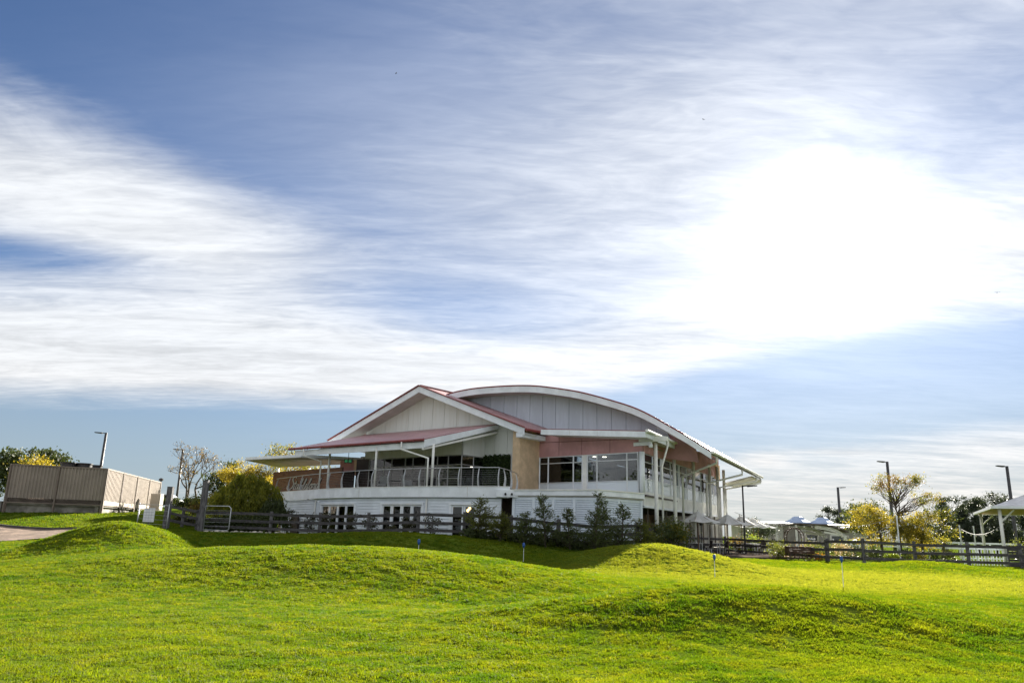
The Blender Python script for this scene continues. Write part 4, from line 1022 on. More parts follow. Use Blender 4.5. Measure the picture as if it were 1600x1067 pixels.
rail_fence('rail_fence', 'weathered grey rail fence before the autumn tree and the open pavilion', [XY(1289, 45.9), XY(1344, 43), XY(1423, 44.6), XY(1505, 44.6), XY(1586, 43.6), XY(1680, 43)], hgt=1.38, zs=(.30, .72, 1.16))

def tall_post(px, Y, h, label):
    p = G(px, Y); o = MB().beam(p - Vector((0, 0, .4)), p + Vector((0, 0, h)), .30, .26)
    o.beam(p + Vector((0, 0, h)), p + Vector((0, 0, h + .02)), .32, .28)
    return tag(o.build('gate_post', POSTWOOD), label, 'post')
tall_post(311.5, 45.5, 2.95, 'tall grey timber gate post at the end of the rail fence')
tall_post(256.5, 44.8, 2.35, 'tall grey timber gate post beside the white score board')
def build_gate():
    a = G(316, 45.0); b = G(356, 44.3); d = (b - a); d.z = 0; L = d.length; d.normalize(); z = Vector((0, 0, 1)); a.z += .15
    g = thing('gate', 'galvanised tube gate standing open beside the tall post', 'gate', a)
    fr = MB(); fr.tube([a, a + z * 1.35, a + z * 1.35 + d * (L - .15), a + z * 1.22 + d * L, a + z * .1 + d * L, a + d * (L - .1), a], .028, 8); fr.build('tube_frame', GALV, g, True)
    w = MB()
    for k in range(1, 6): MB().tube([a + z * (k * .22), a + d * L + z * (k * .22)], .006, 4).build('wire', GALV, g)
    a2 = G(211, 44); p2 = G(258, 44.2)
    h = thing('wire_gate', 'thin grey wire gate between the score board and the tall post', 'gate', a2)
    fr = MB(); fr.tube([a2 - z * .2, a2 + z * 1.35], .035, 8); fr.tube([a2 + z * 1.3, p2 + z * 1.32], .018, 6); fr.tube([p2 - z * .2, p2 + z * 1.4], .03, 8); fr.build('tube_frame', GALV, h, True)
    for k in range(1, 5): MB().tube([a2 + z * (k * .25), p2 + z * (k * .25)], .005, 4).build('wire', GALV, h)
build_gate()
for px, d, lab in ((424, 45.4, 'x'),): pass
def garden_rail():
    # short dark fence between the two tall posts
    rail_fence('rail_fence', 'dark low rail fence between the two tall gate posts', [XY(262, 47.5), XY(287, 47.2), XY(310, 46.9)], hgt=1.2)
garden_rail()

# ------------------------------------------------------------------ enclosure on the bank
def build_enclosure():
    up = Vector((0, 0, 1))
    C0 = U(160, 780, 52.0); L0 = U(8, 780, 50.0); R0 = U(247, 780, 69.0)
    for q in (C0, L0, R0): q.z = 0
    B0 = L0 + (R0 - C0)
    z0, zl, zt = 2.32, 2.62, 4.72
    e = thing('plant_enclosure', 'tan steel panelled enclosure round roof cooling plant on the grass bank', 'enclosure', (C0.x, C0.y, 1.75))
    TANM = mat('tan_steel_sheet', (0.27, 0.225, 0.19), .5, .06, 1.0); TRIM = mat('brown_steel_post', (.19, .15, .125), .5, .08, 1); LAT = mat('tan_lattice', (.22, .18, .15), .7, .1, 2)
    def side(a, b, nb, pitch, lattice):
        t = (b - a); L = t.length; t.normalize(); n = Vector((t.y, -t.x, 0))
        if n.dot(-a) < 0: n = -n
        for k in range(nb):
            p0, p1 = a.lerp(b, k / nb), a.lerp(b, (k + 1) / nb); l = (p1 - p0).length
            m = max(2, int(l / pitch)); mb = MB(); prof = []
            for i in range(m):                      # ribbed sheet profile
                s = l * i / m; w = l / m
                prof += [(s, 0), (s + w * .32, 0), (s + w * .42, .045), (s + w * .90, .045)]
            prof.append((l, 0)); vs = []; fs = []
            for (s, d) in prof: q = p0 + t * s + n * d; vs += [q + up * zl, q + up * zt]
            for i in range(len(prof) - 1): fs.append((2 * i, 2 * i + 2, 2 * i + 3, 2 * i + 1))
            o = mb.add(vs, fs).build('ribbed_panel', TANM, e)
            if lattice:
                lt = MB(); nl = int(l / .12)
                for i in range(nl + 3):
                    s = i * .12
                    for sg in (-1, 1):
                        s0, s1 = s, s + sg * (zl - z0); z_0, z_1 = z0, zl
                        if s1 < 0 or s1 > l or s0 > l: continue
                        lt.beam(p0 + t * s0 + up * z_0 + n * (.03 if sg > 0 else .045), p0 + t * s1 + up * z_1 + n * (.03 if sg > 0 else .045), .012, .045, up=n)
                lo = lt.build('lattice_strip', LAT, e); lo['kind'] = 'stuff'
                MB().prism([p0 + up * z0 - n * .06, p1 + up * z0 - n * .06, p1 + up * zl - n * .06, p0 + up * zl - n * .06], -n * .03).build('lattice_light_blocker', DARKWOOD, e)  # dark board added to block the sunlit far side showing through
            else:
                MB().prism([p0 + up * z0 + n * .02, p1 + up * z0 + n * .02, p1 + up * (zl - .01) + n * .02, p0 + up * (zl - .01) + n * .02], n * .03).build('plinth_board', mat('pale_plinth_board', (.42, .37, .30), .7, .08, 1), e)
            MB().beam(p0 + up * (zt + .0) + n * .03, p1 + up * zt + n * .03, .1, .09).build('top_rail', TRIM, e)
            MB().beam(p0 + up * z0 + n * .03, p1 + up * z0 + n * .03, .1, .07).build('bottom_rail', TRIM, e)
        for k in range(nb + 1):
            p = a.lerp(b, k / nb) + n * .06; MB().beam(p + up * (Hs(p.x, p.y) - .3), p + up * (zt + .04), .10, .10).build('steel_post', TRIM, e)
        q0, q1 = a - n * .18, b - n * .18
        MB().prism([q0 + up * 1.0, q1 + up * 1.0, q1 + up * (z0 + .05), q0 + up * (z0 + .05)], -n * .2).build('concrete_plinth', CONCRETE, e)
    side(L0, C0, 2, .19, True); side(C0, R0, 4, .33, False); side(R0, B0, 4, .33, False); side(B0, L0, 2, .3, False)
    MB().prism([q + up * 2.2 for q in (L0, C0, R0, B0)], up * .12).build('floor_slab', CONCRETE, e)
    # cooling units showing above the top rail
    def unit(px, Y, w, lab):
        p = U(px, 733, Y); b = 4.62
        c = thing('cooling_unit', lab, 'cooling unit', (p.x, p.y, 2.3), 'cooling units inside the enclosure')
        MB().box((p.x - w / 2, p.y - w / 2, 2.2), (p.x + w / 2, p.y + w / 2, b + .2)).build('casing', mat('grey_unit_casing', (.30, .29, .28), .5, .08, 1), c)
        MB().lathe((p.x, p.y, b + .2), [(w * .46, 0), (w * .5, .06), (w * .5, .30), (w * .55, .34), (w * .55, .40), (w * .48, .40), (w * .46, .1)], 20).build('fan_shroud', BLACK, c)
        bl = MB()
        for k in range(5):
            a = k * 1.2566; bl.beam((p.x, p.y, b + .4), (p.x + math.cos(a) * w * .44, p.y + math.sin(a) * w * .44, b + .42), .2, .02)
        bl.build('fan', BLACK, c)
    unit(106, 54.0, 1.0, 'black topped cooling unit farthest from the corner of the tan enclosure')
    unit(131, 54.5, 1.0, 'middle black topped cooling unit of the three behind the tan enclosure')
    unit(150, 56, .8, 'smallest black topped cooling unit next to the lamp pole')
    # meter box beside the far corner
    p = U(243, 795, 63); b = thing('meter_box', 'small pale cabinet standing at the end of the tan enclosure', 'cabinet', (p.x, p.y, Hs(p.x, p.y)))
    z = Hs(p.x, p.y); MB().box((p.x - .4, p.y - .3, z - .2), (p.x + .4, p.y + .3, z + 1.35)).build('cabinet_body', mat('pale_cabinet', (.5, .46, .40), .6, .08, 1), b)
    MB().box((p.x - .34, p.y - .33, z + .2), (p.x + .34, p.y - .302, z + 1.25)).build('cabinet_door', mat('cabinet_door_paint', (.42, .38, .33), .6, .08, 1), b)
    p = U(249, 770, 70); z = Hs(p.x, p.y)
    s = thing('vent_pipe', 'thin dark vent pipe with a cap beside the tan enclosure', 'pipe', (p.x, p.y, z))
    MB().tube([(p.x, p.y, z - .2), (p.x, p.y, 4.9)], .06, 8).build('pipe', POLE, s); MB().lathe((p.x, p.y, 4.9), [(.06, 0), (.2, .05), (.2, .2), (.05, .28)], 10).build('cap', POLE, s)
build_enclosure()

def build_scoreboard():
    up = Vector((0, 0, 1)); p = G(227.5, 41.5); t = Vector((.97, -.24, 0)).normalized(); n = Vector((t.y, -t.x, 0)); w, h, zb = .33, .72, p.z + .40
    zb = U(227.5, 815, 41.5).z
    s = thing('notice_board', 'white ruled notice board on a post behind the mound', 'notice board', p)
    MB().prism([p - t * w + up * (zb - p.z), p + t * w + up * (zb - p.z), p + t * w + up * (zb - p.z + h), p - t * w + up * (zb - p.z + h)], -n * .04).build('board', mat('white_board_enamel', (.74, .76, .80), .4, .04, 2), s)
    li = mat('grey_board_line', (.32, .34, .40), .5, .05, 2)
    for k in range(5): q = p + up * (zb - p.z + h * (k + .5) / 5) + n * .004; MB().beam(q - t * w * .94, q + t * w * .94, .004, .016).build('ruled_line', li, s)
    for k in range(3): q = p + t * (w * (k - 1) * .5) + n * .005; MB().beam(q + up * (zb - p.z + .03), q + up * (zb - p.z + h - .03), .004, .012).build('ruled_line', li, s)
    MB().beam(p - n * .06 - up * .2, p - n * .06 + up * (zb - p.z + h * .8), .07, .05).build('board_post', POSTWOOD, s)
build_scoreboard()

# ------------------------------------------------------------------ lamps, pins, birds
def lamp(px, top, Y, label, head=-1, r=.09):
    t = U(px, top, Y); z = Hs(t.x, t.y)
    l = thing('street_lamp', label, 'street lamp', (t.x, t.y, z), 'tall lamps round the grounds')
    MB().tube([(t.x, t.y, z - .2), (t.x, t.y, z + 2), (t.x, t.y, t.z)], [r * 1.35, r * 1.2, r], 10).build('pole', POLE, l, True)
    MB().lathe((t.x, t.y, z), [(.28, 0), (.28, .05), (.14, .08), (.14, .25)], 10).build('base', POLE, l)
    hd = MB(); a = Vector((t.x, t.y, t.z - .05)); d = Vector((head, -.15, .06)).normalized()
    hd.beam(a, a + d * .55, .07, .07); hl = hd.build('arm', POLE, l)
    MB().beam(a + d * .35 - Vector((0, 0, .02)), a + d * 1.05 - Vector((0, 0, .02)), .34, .13, w2=.26, h2=.08).build('lamp_head', POLE, l)
    return l
lamp(166, 676, 75, 'tall dark street lamp rising behind the tan enclosure', -1, .12)
lamp(286, 702, 88, 'dark street lamp standing among the bare trees', -1, .11)
lamp(1160, 758, 57, 'slim street lamp in front of the cafe umbrellas', 1, .055)
lamp(1309, 761, 108, 'street lamp rising behind the grey hall with roof vents', 1, .16)
lamp(1386, 721, 76, 'tall street lamp rising behind the autumn tree', -1, .13)
lamp(1573, 728, 70, 'tall street lamp behind the open pavilion roof', -1, .13)

def pin(px, py_base, py_top, Y, label):
    b = U(px, py_base, Y); z = Hs(b.x, b.y); t = U(px, py_top, Y)
    p = thing('green_marker', label, 'golf marker', (b.x, b.y, z), 'thin golf markers on the practice green')
    MB().tube([(b.x, b.y, z - .05), (b.x, b.y, t.z - .04)], .010, 6).build('rod', W_TRIM, p)
    MB().lathe((b.x, b.y, t.z - .20), [(.012, 0), (.035, .05), (.055, .10), (.045, .19), (.015, .21)], 10).build('cup', BLUE, p)
pin(654, 857, 842, 27.5, 'thin marker with a blue cup on the crest below the folding doors')
pin(1117, 896, 866, 26.5, 'thin white marker with a blue cup right of the sunlit mound')
pin(1317, 903, 869, 25.0, 'thin white marker with a blue cup before the garden fence')
pin(818, 869, 848, 31.0, 'thin marker with a blue cup at the edge of the shadow')
def bird(px, py, Y, label, a):
    c = U(px, py, Y); mb = MB(); d = Vector((math.cos(a), math.sin(a), .1)); s = Vector((-math.sin(a), math.cos(a), 0))
    mb.tube([c - d * .22, c - d * .1, c + d * .05, c + d * .2], [.01, .06, .07, .015], 8)
    for k in (-1, 1): mb.add([c + d * .1, c - d * .08, c - d * .06 + s * (k * .28) + Vector((0, 0, .09)), c + d * .06 + s * (k * .28) + Vector((0, 0, .09)), c - d * .1 + s * (k * .5) + Vector((0, 0, .02)), c + d * .1 - Vector((0, 0, .015)), c - d * .08 - Vector((0, 0, .015)), c - d * .06 + s * (k * .28) + Vector((0, 0, .075)), c + d * .06 + s * (k * .28) + Vector((0, 0, .075)), c - d * .1 + s * (k * .5) + Vector((0, 0, .01))],
                             [(0, 1, 2, 3), (3, 2, 4), (8, 7, 6, 5), (9, 7, 8), (0, 3, 8, 5), (3, 4, 9, 8), (4, 2, 7, 9), (2, 1, 6, 7)])
    tag(mb.build('bird', BLACK), label, 'bird', 'birds in the sky')
bird(619, 115, 150, 'tiny dark bird high in the blue sky over the gable', .4)
bird(1099, 187, 150, 'tiny dark bird in the sky above the bright sun cloud', 2.2)
bird(1558, 457, 120, 'tiny dark bird at the edge of the cloud near the frame', 1.2)

# ------------------------------------------------------------------ terrace and cafe furniture
def build_terrace():
    up = Vector((0, 0, 1)); pts = [CORN + RN * 0.2 + RD * 0.5, CORN + RD * 24, CORN + RD * 24 + RN * 11, CORN + RN * 7 + RD * 13, CORN + RN * 3 + RD * 5.5]
    o = MB().prism([Vector((p.x, p.y, .02)) for p in pts], up * .20).build('terrace_paving', PAVING); o['kind'] = 'structure'
build_terrace()
def build_brick_wall():
    up = Vector((0, 0, 1)); a = U(1062, 860, 50.0); b = U(1131, 860, 60.5); a.z = b.z = 0; t = (b - a).normalized(); n = Vector((t.y, -t.x, 0)); BR = mat('red_brown_brick', (.16, .085, .06), .9, .25, 2.5); L = (b - a).length
    w = thing('brick_planter_wall', 'low brown brick planter wall below the cafe terrace', 'wall', (a.x, a.y, .1)); MB().prism([a, b, b + up * .62, a + up * .62], -n * .3).build('mortar_core', CONCRETE, w)
    m = None
    for r in range(6):
        k = 0; x = .0 if r % 2 else -.12
        while x + .23 < L:
            p = a + t * max(x, 0) + up * (.12 + r * .085) + n * .012
            if m is None: o = MB().beam((0, 0, 0), tuple(t * .228), .05, .072).build('brick', BR, None); m = o.data; o.parent = w
            else: o = bpy.data.objects.new('brick', m); col.objects.link(o); o.parent = w
            o.location = p - w.location; x += .24; k += 1
            if r * 52 + k > 290: break
build_brick_wall()
TZ = .22
def make_umbrella(loc, r, zt, label):
    u = thing('cafe_umbrella', label, 'umbrella', loc, 'cafe umbrellas on the terrace'); c = Vector(loc); n = 8
    rim = [c + Vector((r * math.cos(2 * math.pi * (k + .5) / n), r * math.sin(2 * math.pi * (k + .5) / n), zt - .62)) for k in range(n)]
    top = c + Vector((0, 0, zt)); cn = []
    for k in range(n):
        a, b = rim[k], rim[(k + 1) % n]; m = (a + b) / 2 + (c - (a + b) / 2) * .06; m.z += .05
        ta, tb = top + (a - top) * .12, top + (b - top) * .12; ma, mb_ = top.lerp(a, .55) - Vector((0, 0, .05)), top.lerp(b, .55) - Vector((0, 0, .05)); mm = (ma + mb_) / 2 - Vector((0, 0, .035))
        t_ = Vector((0, 0, -.012)); vs = [ta, tb, ma, mm, mb_, a, m, b]; fs = [(0, 2, 3), (0, 3, 1), (1, 3, 4), (2, 5, 6, 3), (3, 6, 7, 4)]
        MB().add(vs + [v + t_ for v in vs], fs + [tuple(x + 8 for x in reversed(f)) for f in fs] + [(5, 13, 14, 6), (6, 14, 15, 7)]).build('canopy_panel', CREAMCANVAS, u)
        MB().tube([top - Vector((0, 0, .06)), a - Vector((0, 0, .02))], .013, 5).build('rib', mat('wooden_rib', (.22, .14, .08), .6, .1, 2), u)
    MB().lathe(top - Vector((0, 0, .12)), [(r * .2, 0), (r * .06, .13), (.03, .15), (.025, .26), (.005, .28)], 12).build('cap', CREAMCANVAS, u)
    MB().tube([c, top], .032, 8).build('pole', mat('umbrella_pole_timber', (.20, .13, .08), .6, .1, 2), u)
    MB().lathe(c, [(.32, 0), (.32, .07), (.06, .1), (.05, .3)], 12).build('base', BLACK, u)
for px, Y, py, r, lab in ((1090, 50, 799.5, 1.42, 'off white cafe umbrella nearest the bush and columns'), (1136, 54.5, 804, 1.45, 'off white cafe umbrella second from the building columns'),
                          (1158, 60, 806.5, 1.5, 'off white cafe umbrella right behind the slim street lamp'), (1176, 64, 809.5, 1.5, 'off white cafe umbrella fourth from the columns'), (1184, 70, 812.5, 1.6, 'farthest off white cafe umbrella beside the grey hall')):
    t = U(px, py, Y); make_umbrella((t.x, t.y, TZ), r, t.z - TZ, lab)
CHAIRM = mat('dark_wicker', (.05, .04, .035), .7, .2, 6)
def make_table(loc, lab):
    c = Vector(loc); t = thing('cafe_table', lab, 'table', loc, 'cafe tables on the terrace')
    MB().box((c.x - .5, c.y - .4, c.z + .71), (c.x + .5, c.y + .4, c.z + .75)).build('tabletop', CREAMCANVAS, t)
    for sx in (-1, 1):
        for sy in (-1, 1): MB().beam(c + Vector((sx * .43, sy * .33, 0)), c + Vector((sx * .43, sy * .33, .71)), .05, .05).build('leg', GALV, t)
def make_chair(loc, rz, lab):
    c = thing('cafe_chair', lab, 'chair', (0, 0, 0), 'cafe chairs on the terrace')
    MB().box((-.24, -.24, .42), (.24, .24, .47)).build('seat', CHAIRM, c); MB().prism([(-.24, .22, .47), (.24, .22, .47), (.22, .30, .90), (-.22, .30, .90)], (0, .04, 0)).build('backrest', CHAIRM, c)
    for sx in (-1, 1):
        MB().beam((sx * .25, -.18, .64), (sx * .25, .24, .66), .04, .04).build('armrest', CHAIRM, c)
        for sy in (-1, 1): MB().beam((sx * .21, sy * .21, .42), (sx * .23, sy * .24, 0), .04, .04).build('leg', GALV, c)
    c.location = loc; c.rotation_euler.z = rz; return c
for i, (px, Y) in enumerate(((1085, 51.5), (1113, 55.0), (1148, 60.5), (1172, 57.5), (1190, 60))):
    p = U(px, 850, Y); w = ('nearest the columns', 'under the second umbrella', 'left of the slim street lamp', 'right of the slim street lamp', 'at the outer corner of the terrace')[i]
    make_table((p.x, p.y, TZ), 'small pale cafe table ' + w)
    make_chair((p.x + .85, p.y + .1, TZ), -1.5 + i * .2, 'dark wicker chair outside the table ' + w)
    make_chair((p.x - .85, p.y - .1, TZ), 1.6 - i * .2, 'dark wicker chair inside the table ' + w)
p = U(1095, 805, 52); h = thing('patio_heater', 'dark patio heater standing under the nearest cafe umbrella', 'heater', (p.x, p.y, TZ))
MB().tube([(p.x, p.y, TZ), (p.x, p.y, 2.15)], .04, 8).build('pole', POLE, h); MB().lathe((p.x, p.y, 2.1), [(.1, 0), (.12, .12), (.38, .2), (.36, .24), (.05, .3)], 14).build('hood', POLE, h); MB().lathe((p.x, p.y, TZ), [(.22, 0), (.22, .6), (.05, .7)], 12).build('base', POLE, h)

# ------------------------------------------------------------------ grey hall beyond the garden
def build_hall():
    up = Vector((0, 0, 1)); Y = 86
    WALLG = mat('grey_hall_sheet', (.36, .345, .32), .7, .08, .5, stretch=(3, 3, .3)); PALE = mat('pale_hall_trim', (.66, .66, .64), .6, .05, 1); DROOF = mat('dark_shade_roof', (.10, .075, .06), .7, .1, 1)
    a = U(1203, 819, Y); b = U(1352, 826, Y + 3); z0 = -.2
    h = thing('grey_hall', 'low grey hall with blue roof vents and a curved porch beyond the garden', 'building', (a.x, a.y, .1))
    zt = a.z
    A = Vector((a.x, a.y, 0)); B = Vector((b.x, b.y, 0)); t = (B - A).normalized(); n = Vector((t.y, -t.x, 0))
    L = (B - A).length; npan = 7
    for k in range(npan):
        p, q = A + t * (L * k / npan + .01), A + t * (L * (k + 1) / npan - .01)
        MB().prism([p + up * z0, q + up * z0, q + up * zt, p + up * zt], -n * .2).build('wall_panel', WALLG, h)
    MB().prism([A - n * .22 + up * z0, B - n * .22 + up * z0, B - n * .22 + up * (zt - .05), A - n * .22 + up * (zt - .05)], -n * 8).build('hall_body', WALLG, h)
    MB().prism([A + n * .8 - t * 1.2 + up * zt, B + n * .8 + t * 1 + up * zt, B - n * 9 + t * 1 + up * (zt + .35), A - n * 9 - t * 1.2 + up * (zt + .35)], up * .16).build('flat_roof', PALE, h)
    for px, w in ((1219, .5), (1262, .4)):
        q = A + t * ((U(px, 830, Y) - A).dot(t)) + n * .02; MB().prism([q - t * w + up * (zt - 2.4), q + t * w + up * (zt - 2.4), q + t * w + up * (zt - .3), q - t * w + up * (zt - .3)], n * .06).build('pale_wall_strip', PALE, h)
    for px0, px1, y0, y1 in ((1259, 1278, 834, 846), (1298, 1320, 836, 848)):
        c = [U(px0, y0, Y - 1), U(px1, y0, Y - 1), U(px1, y1, Y - 1), U(px0, y1, Y - 1)]
        f = MB(); 
        for i in range(4): f.beam(c[i], c[(i + 1) % 4], .16, .16)
        o = f.build('door_frame', PALE, h); MB().prism(c, (0, .05, 0)).build('pane', DARKGLASS, o)
    BV = mat('blue_grey_vent', (.30, .38, .55), .5, .06, 1)
    for px, py in ((1247, 815), (1285.5, 816.5)):
        c = U(px, py, Y + 4); w = .95
        v = MB().lathe((c.x, c.y, c.z - 1.2), [(.7, 0), (.7, 1.0), (1.55, 1.05), (1.5, 1.2), (.85, 1.5), (.6, 1.75), (.45, 1.8)], 4).build('roof_vent', BV, h)
    # curved porch roof on two laminated ribs
    pr = [(1244, 817), (1262, 817.5), (1285, 818.5), (1300, 820.5), (1314, 825), (1326, 830)]
    for dz, nm, m, w in ((0, 'porch_roof', DROOF, 7.0),):
        P = catmull([U(x, y, Y - 8) for x, y in pr], 3); vs = []; fs = []
        for q in P: vs += [q, q + Vector((.6, w, 0)), q + Vector((.6, w, -.12)), q - up * .12]
        k = len(P)
        for i in range(k - 1):
            for e in range(4): fs.append((4 * i + e, 4 * i + 4 + e, 4 * i + 4 + (e + 1) % 4, 4 * i + (e + 1) % 4))
        fs += [(0, 1, 2, 3), tuple(4 * (k - 1) + e for e in (3, 2, 1, 0))]
        po = MB().add(vs, fs).build(nm, m, h)
    for d in (.4, 6.0):
        P = catmull([U(x, y, Y - 8) + Vector((.05 * d, d, -.12)) for x, y in ((1275, 818), (1292, 820), (1308, 824.5), (1320, 832), (1322, 836))], 3)
        r = MB()
        for a_, b_ in zip(P[:-1], P[1:]): r.beam(a_ - up * .2, b_ - up * .2, .2, .36)
        r.build('porch_rib', PALE, po)
        q = P[-1]; MB().beam(q + up * .1, Vector((q.x, q.y, 0)), .3, .3).build('porch_pillar', PALE, po)
        b2 = U(1290, 831, Y - 8) + Vector((0, d, 0)); MB().beam(b2, P[-2], .14, .2).build('porch_brace', PALE, po)
        q = U(1246, 818, Y - 8) + Vector((0, d, -.1)); MB().beam(q, Vector((q.x, q.y, 0)), .16, .16).build('porch_post', PALE, po)
    # flat carport roof to the right
    c = [U(1319, 824, 84), U(1342, 822, 84)]; MB().prism([c[0], c[1], c[1] + Vector((1, 6, .1)), c[0] + Vector((1, 6, .1))], up * -.14).build('side_roof', PALE, h)
    MB().beam(c[1] + Vector((-.4, .4, 0)), Vector((c[1].x - .4, c[1].y + .4, 0)), .14, .14).build('side_roof_post', PALE, h)
build_hall()

def build_pavilion():
    up = Vector((0, 0, 1)); p1 = U(1562, 800, 47.2); ze = 3.72; A = Vector((p1.x, 47.2, 0)); B = Vector((U(1532, 803, 58).x, 58, 0)); t = (B - A).normalized(); n = Vector((t.y, -t.x, 0)); W = 9.0
    C = A + n * W; D = B + n * W
    pv = thing('open_pavilion', 'white steel pavilion with a hipped roof and open sides behind the fence', 'pavilion', (A.x, A.y, Hs(A.x, A.y)))
    o = .4; r = [A - t * o - n * o, C - t * o + n * o, D + t * o + n * o, B + t * o - n * o]; r = [q + up * (ze - .12) for q in r]
    ra = (r[0] + r[1]) / 2 + t * 4.2 + up * 2.0; rb = (r[2] + r[3]) / 2 - t * 4.2 + up * 2.0
    RF = ribmat('pale_pavilion_sheet', (.60, .60, .62), .25, (t.x, t.y)); UN = mat('warm_pavilion_lining', (.36, .27, .19), .7, .08, 1)
    for f in ((r[0], r[1], ra), (r[1], r[2], rb, ra), (r[2], r[3], rb), (r[3], r[0], ra, rb)):
        MB().prism(f, up * .05).build('roof_plane', RF, pv); MB().prism([q - up * .012 for q in f], up * -.05).build('roof_lining', UN, pv)
    for a, b in zip(r, r[1:] + r[:1]): MB().beam(a, b, .12, .16).build('eave_beam', W_TRIM, pv)
    for q in (A, B, C, D, (A + C) / 2, (B + D) / 2):
        k = MB().tube([(q.x, q.y, -.2), (q.x, q.y, ze - .1)], .10, 10).build('post', W_WARM, pv, True)
        d = (n if q in (A, B) else -n); MB().tube([(q.x, q.y, ze - 1.0), tuple(Vector((q.x, q.y, ze - .25)) + d * .75)], .05, 6).build('brace', W_WARM, pv)
build_pavilion()

def build_garden_things():
    up = Vector((0, 0, 1)); RUST = mat('rusty_brown_iron', (.09, .045, .03), .7, .25, 4)
    # garden arch
    p0, p1 = U(1230, 850, 57), U(1257, 850, 57); 
    a = thing('garden_arch', 'round topped brown iron garden arch behind the fence', 'arch', ((p0.x + p1.x) / 2, 57, .12)); R_ = (p1.x - p0.x) / 2; cx = (p0.x + p1.x) / 2; zt = U(1243, 824.5, 57).z
    for dy in (0, .55):
        path = [(p0.x, 57 + dy, 0)] + [(cx - R_ * math.cos(k * math.pi / 12), 57 + dy, zt - R_ + R_ * math.sin(k * math.pi / 12)) for k in range(13)] + [(p1.x, 57 + dy, 0)]
        MB().tube(path, .035, 6).build('hoop', RUST, a, True)
    for k in range(9): an = k * math.pi / 8; MB().tube([(cx - R_ * math.cos(an), 57, zt - R_ + R_ * math.sin(an)), (cx - R_ * math.cos(an), 57.55, zt - R_ + R_ * math.sin(an))], .018, 5).build('rung', RUST, a)
    # old cart used as a planter
    c = U(1250, 868, 48.2); z = Hs(c.x, c.y); t = Vector((1, -.08, 0)).normalized(); s = Vector((.08, 1, 0)).normalized(); b = Vector((c.x, c.y, z))
    w = thing('garden_cart', 'rusty brown wooden cart with spoked wheels standing by the fence', 'cart', b)
    for k in range(3): MB().beam(b - t * .8 + up * (.50 + k * .14) - s * .4, b + t * .75 + up * (.50 + k * .14) - s * .4, .035, .125).build('side_plank', RUST, w)
    for k in range(3): MB().beam(b - t * .8 + up * (.50 + k * .14) + s * .4, b + t * .75 + up * (.50 + k * .14) + s * .4, .035, .125).build('side_plank', RUST, w)
    for e in (-.8, .75): MB().prism([b + t * e - s * .4 + up * .45, b + t * e + s * .4 + up * .45, b + t * e + s * .4 + up * .85, b + t * e - s * .4 + up * .85], t * .04).build('end_board', RUST, w)
    MB().prism([b - t * .8 - s * .4 + up * .42, b + t * .78 - s * .4 + up * .42, b + t * .78 + s * .4 + up * .42, b - t * .8 + s * .4 + up * .42], up * .04).build('cart_floor', RUST, w)
    for dx, r in ((-.45, .28), (.55, .28)):
        for sd in (-1, 1):
            cc = b + t * dx + s * (.50 * sd) + up * r; ring = [cc + (t * math.cos(k * math.pi / 8) + up * math.sin(k * math.pi / 8)) * r for k in range(17)]
            wh = MB().tube(ring, .025, 5).build('wheel', RUST, w)
            for k in range(4): d = t * math.cos(k * math.pi / 4) + up * math.sin(k * math.pi / 4); MB().tube([cc - d * r, cc + d * r], .012, 4).build('spoke', RUST, wh)
    for sd in (-.3, .3): MB().tube([b + t * .75 + s * sd + up * .5, b + t * 1.5 + s * sd * .6 + up * .25], .025, 5).build('shaft', RUST, w)
    # white lattice behind the fence on the right
    for i in range(3):
        a0 = U(1505 + i * 23, 860, 47.5); a1 = U(1525 + i * 23, 860, 47.3); z = Hs(a0.x, a0.y); q0, q1 = Vector((a0.x, a0.y, z)), Vector((a1.x, a1.y, z))
        l = thing('lattice_panel', ('white lattice panel farthest from the pavilion post', 'middle white lattice panel behind the right fence', 'white lattice panel beside the pavilion post')[i], 'lattice', q0, 'white lattice panels'); d = (q1 - q0); L = d.length; d.normalize()
        for k in range(5): MB().beam(q0 + d * (L * k / 4), q0 + d * (L * k / 4) + up * 1.0, .05, .03).build('upright', W_TRIM, l)
        for k in range(4): MB().beam(q0 + up * (.12 + k * .28) + Vector((0, .04, 0)), q1 + up * (.12 + k * .28) + Vector((0, .04, 0)), .03, .05).build('cross_slat', W_TRIM, l)
    # water tank, dark planter boxes
    wb = U(1600, 870, 46.8); z = Hs(wb.x, wb.y)
    o = thing('slat_screen', 'dark timber slat screen behind the fence at the picture edge', 'screen', (wb.x, wb.y, z))
    for k in range(8): MB().beam((wb.x - .9, wb.y, z + .08 + k * .15), (wb.x + 1.6, wb.y, z + .08 + k * .15), .03, .12).build('slat', RAILWOOD, o)
    for e in (-.9, .3, 1.6): MB().beam((wb.x + e, wb.y + .05, z - .2), (wb.x + e, wb.y + .05, z + 1.25), .07, .07).build('post', POSTWOOD, o)
    # white garden seats / bench row and low white wall beyond
    m = U(1420, 848, 66); lw = thing('white_barrier', 'long low white rail barrier beyond the garden', 'barrier', (m.x, m.y, Hs(m.x, m.y)))
    e0, e1 = U(1330, 843, 66), U(1595, 846, 66); zb = e0.z
    for zz in (zb, zb - .45): MB().beam((e0.x, 66, zz), (e1.x, 66, zz), .08, .14).build('rail', W_TRIM, lw)
    for k in range(12): x = e0.x + (e1.x - e0.x) * k / 11; MB().beam((x, 66.05, .0), (x, 66.05, zb + .05), .1, .1).build('upright', W_TRIM, lw)
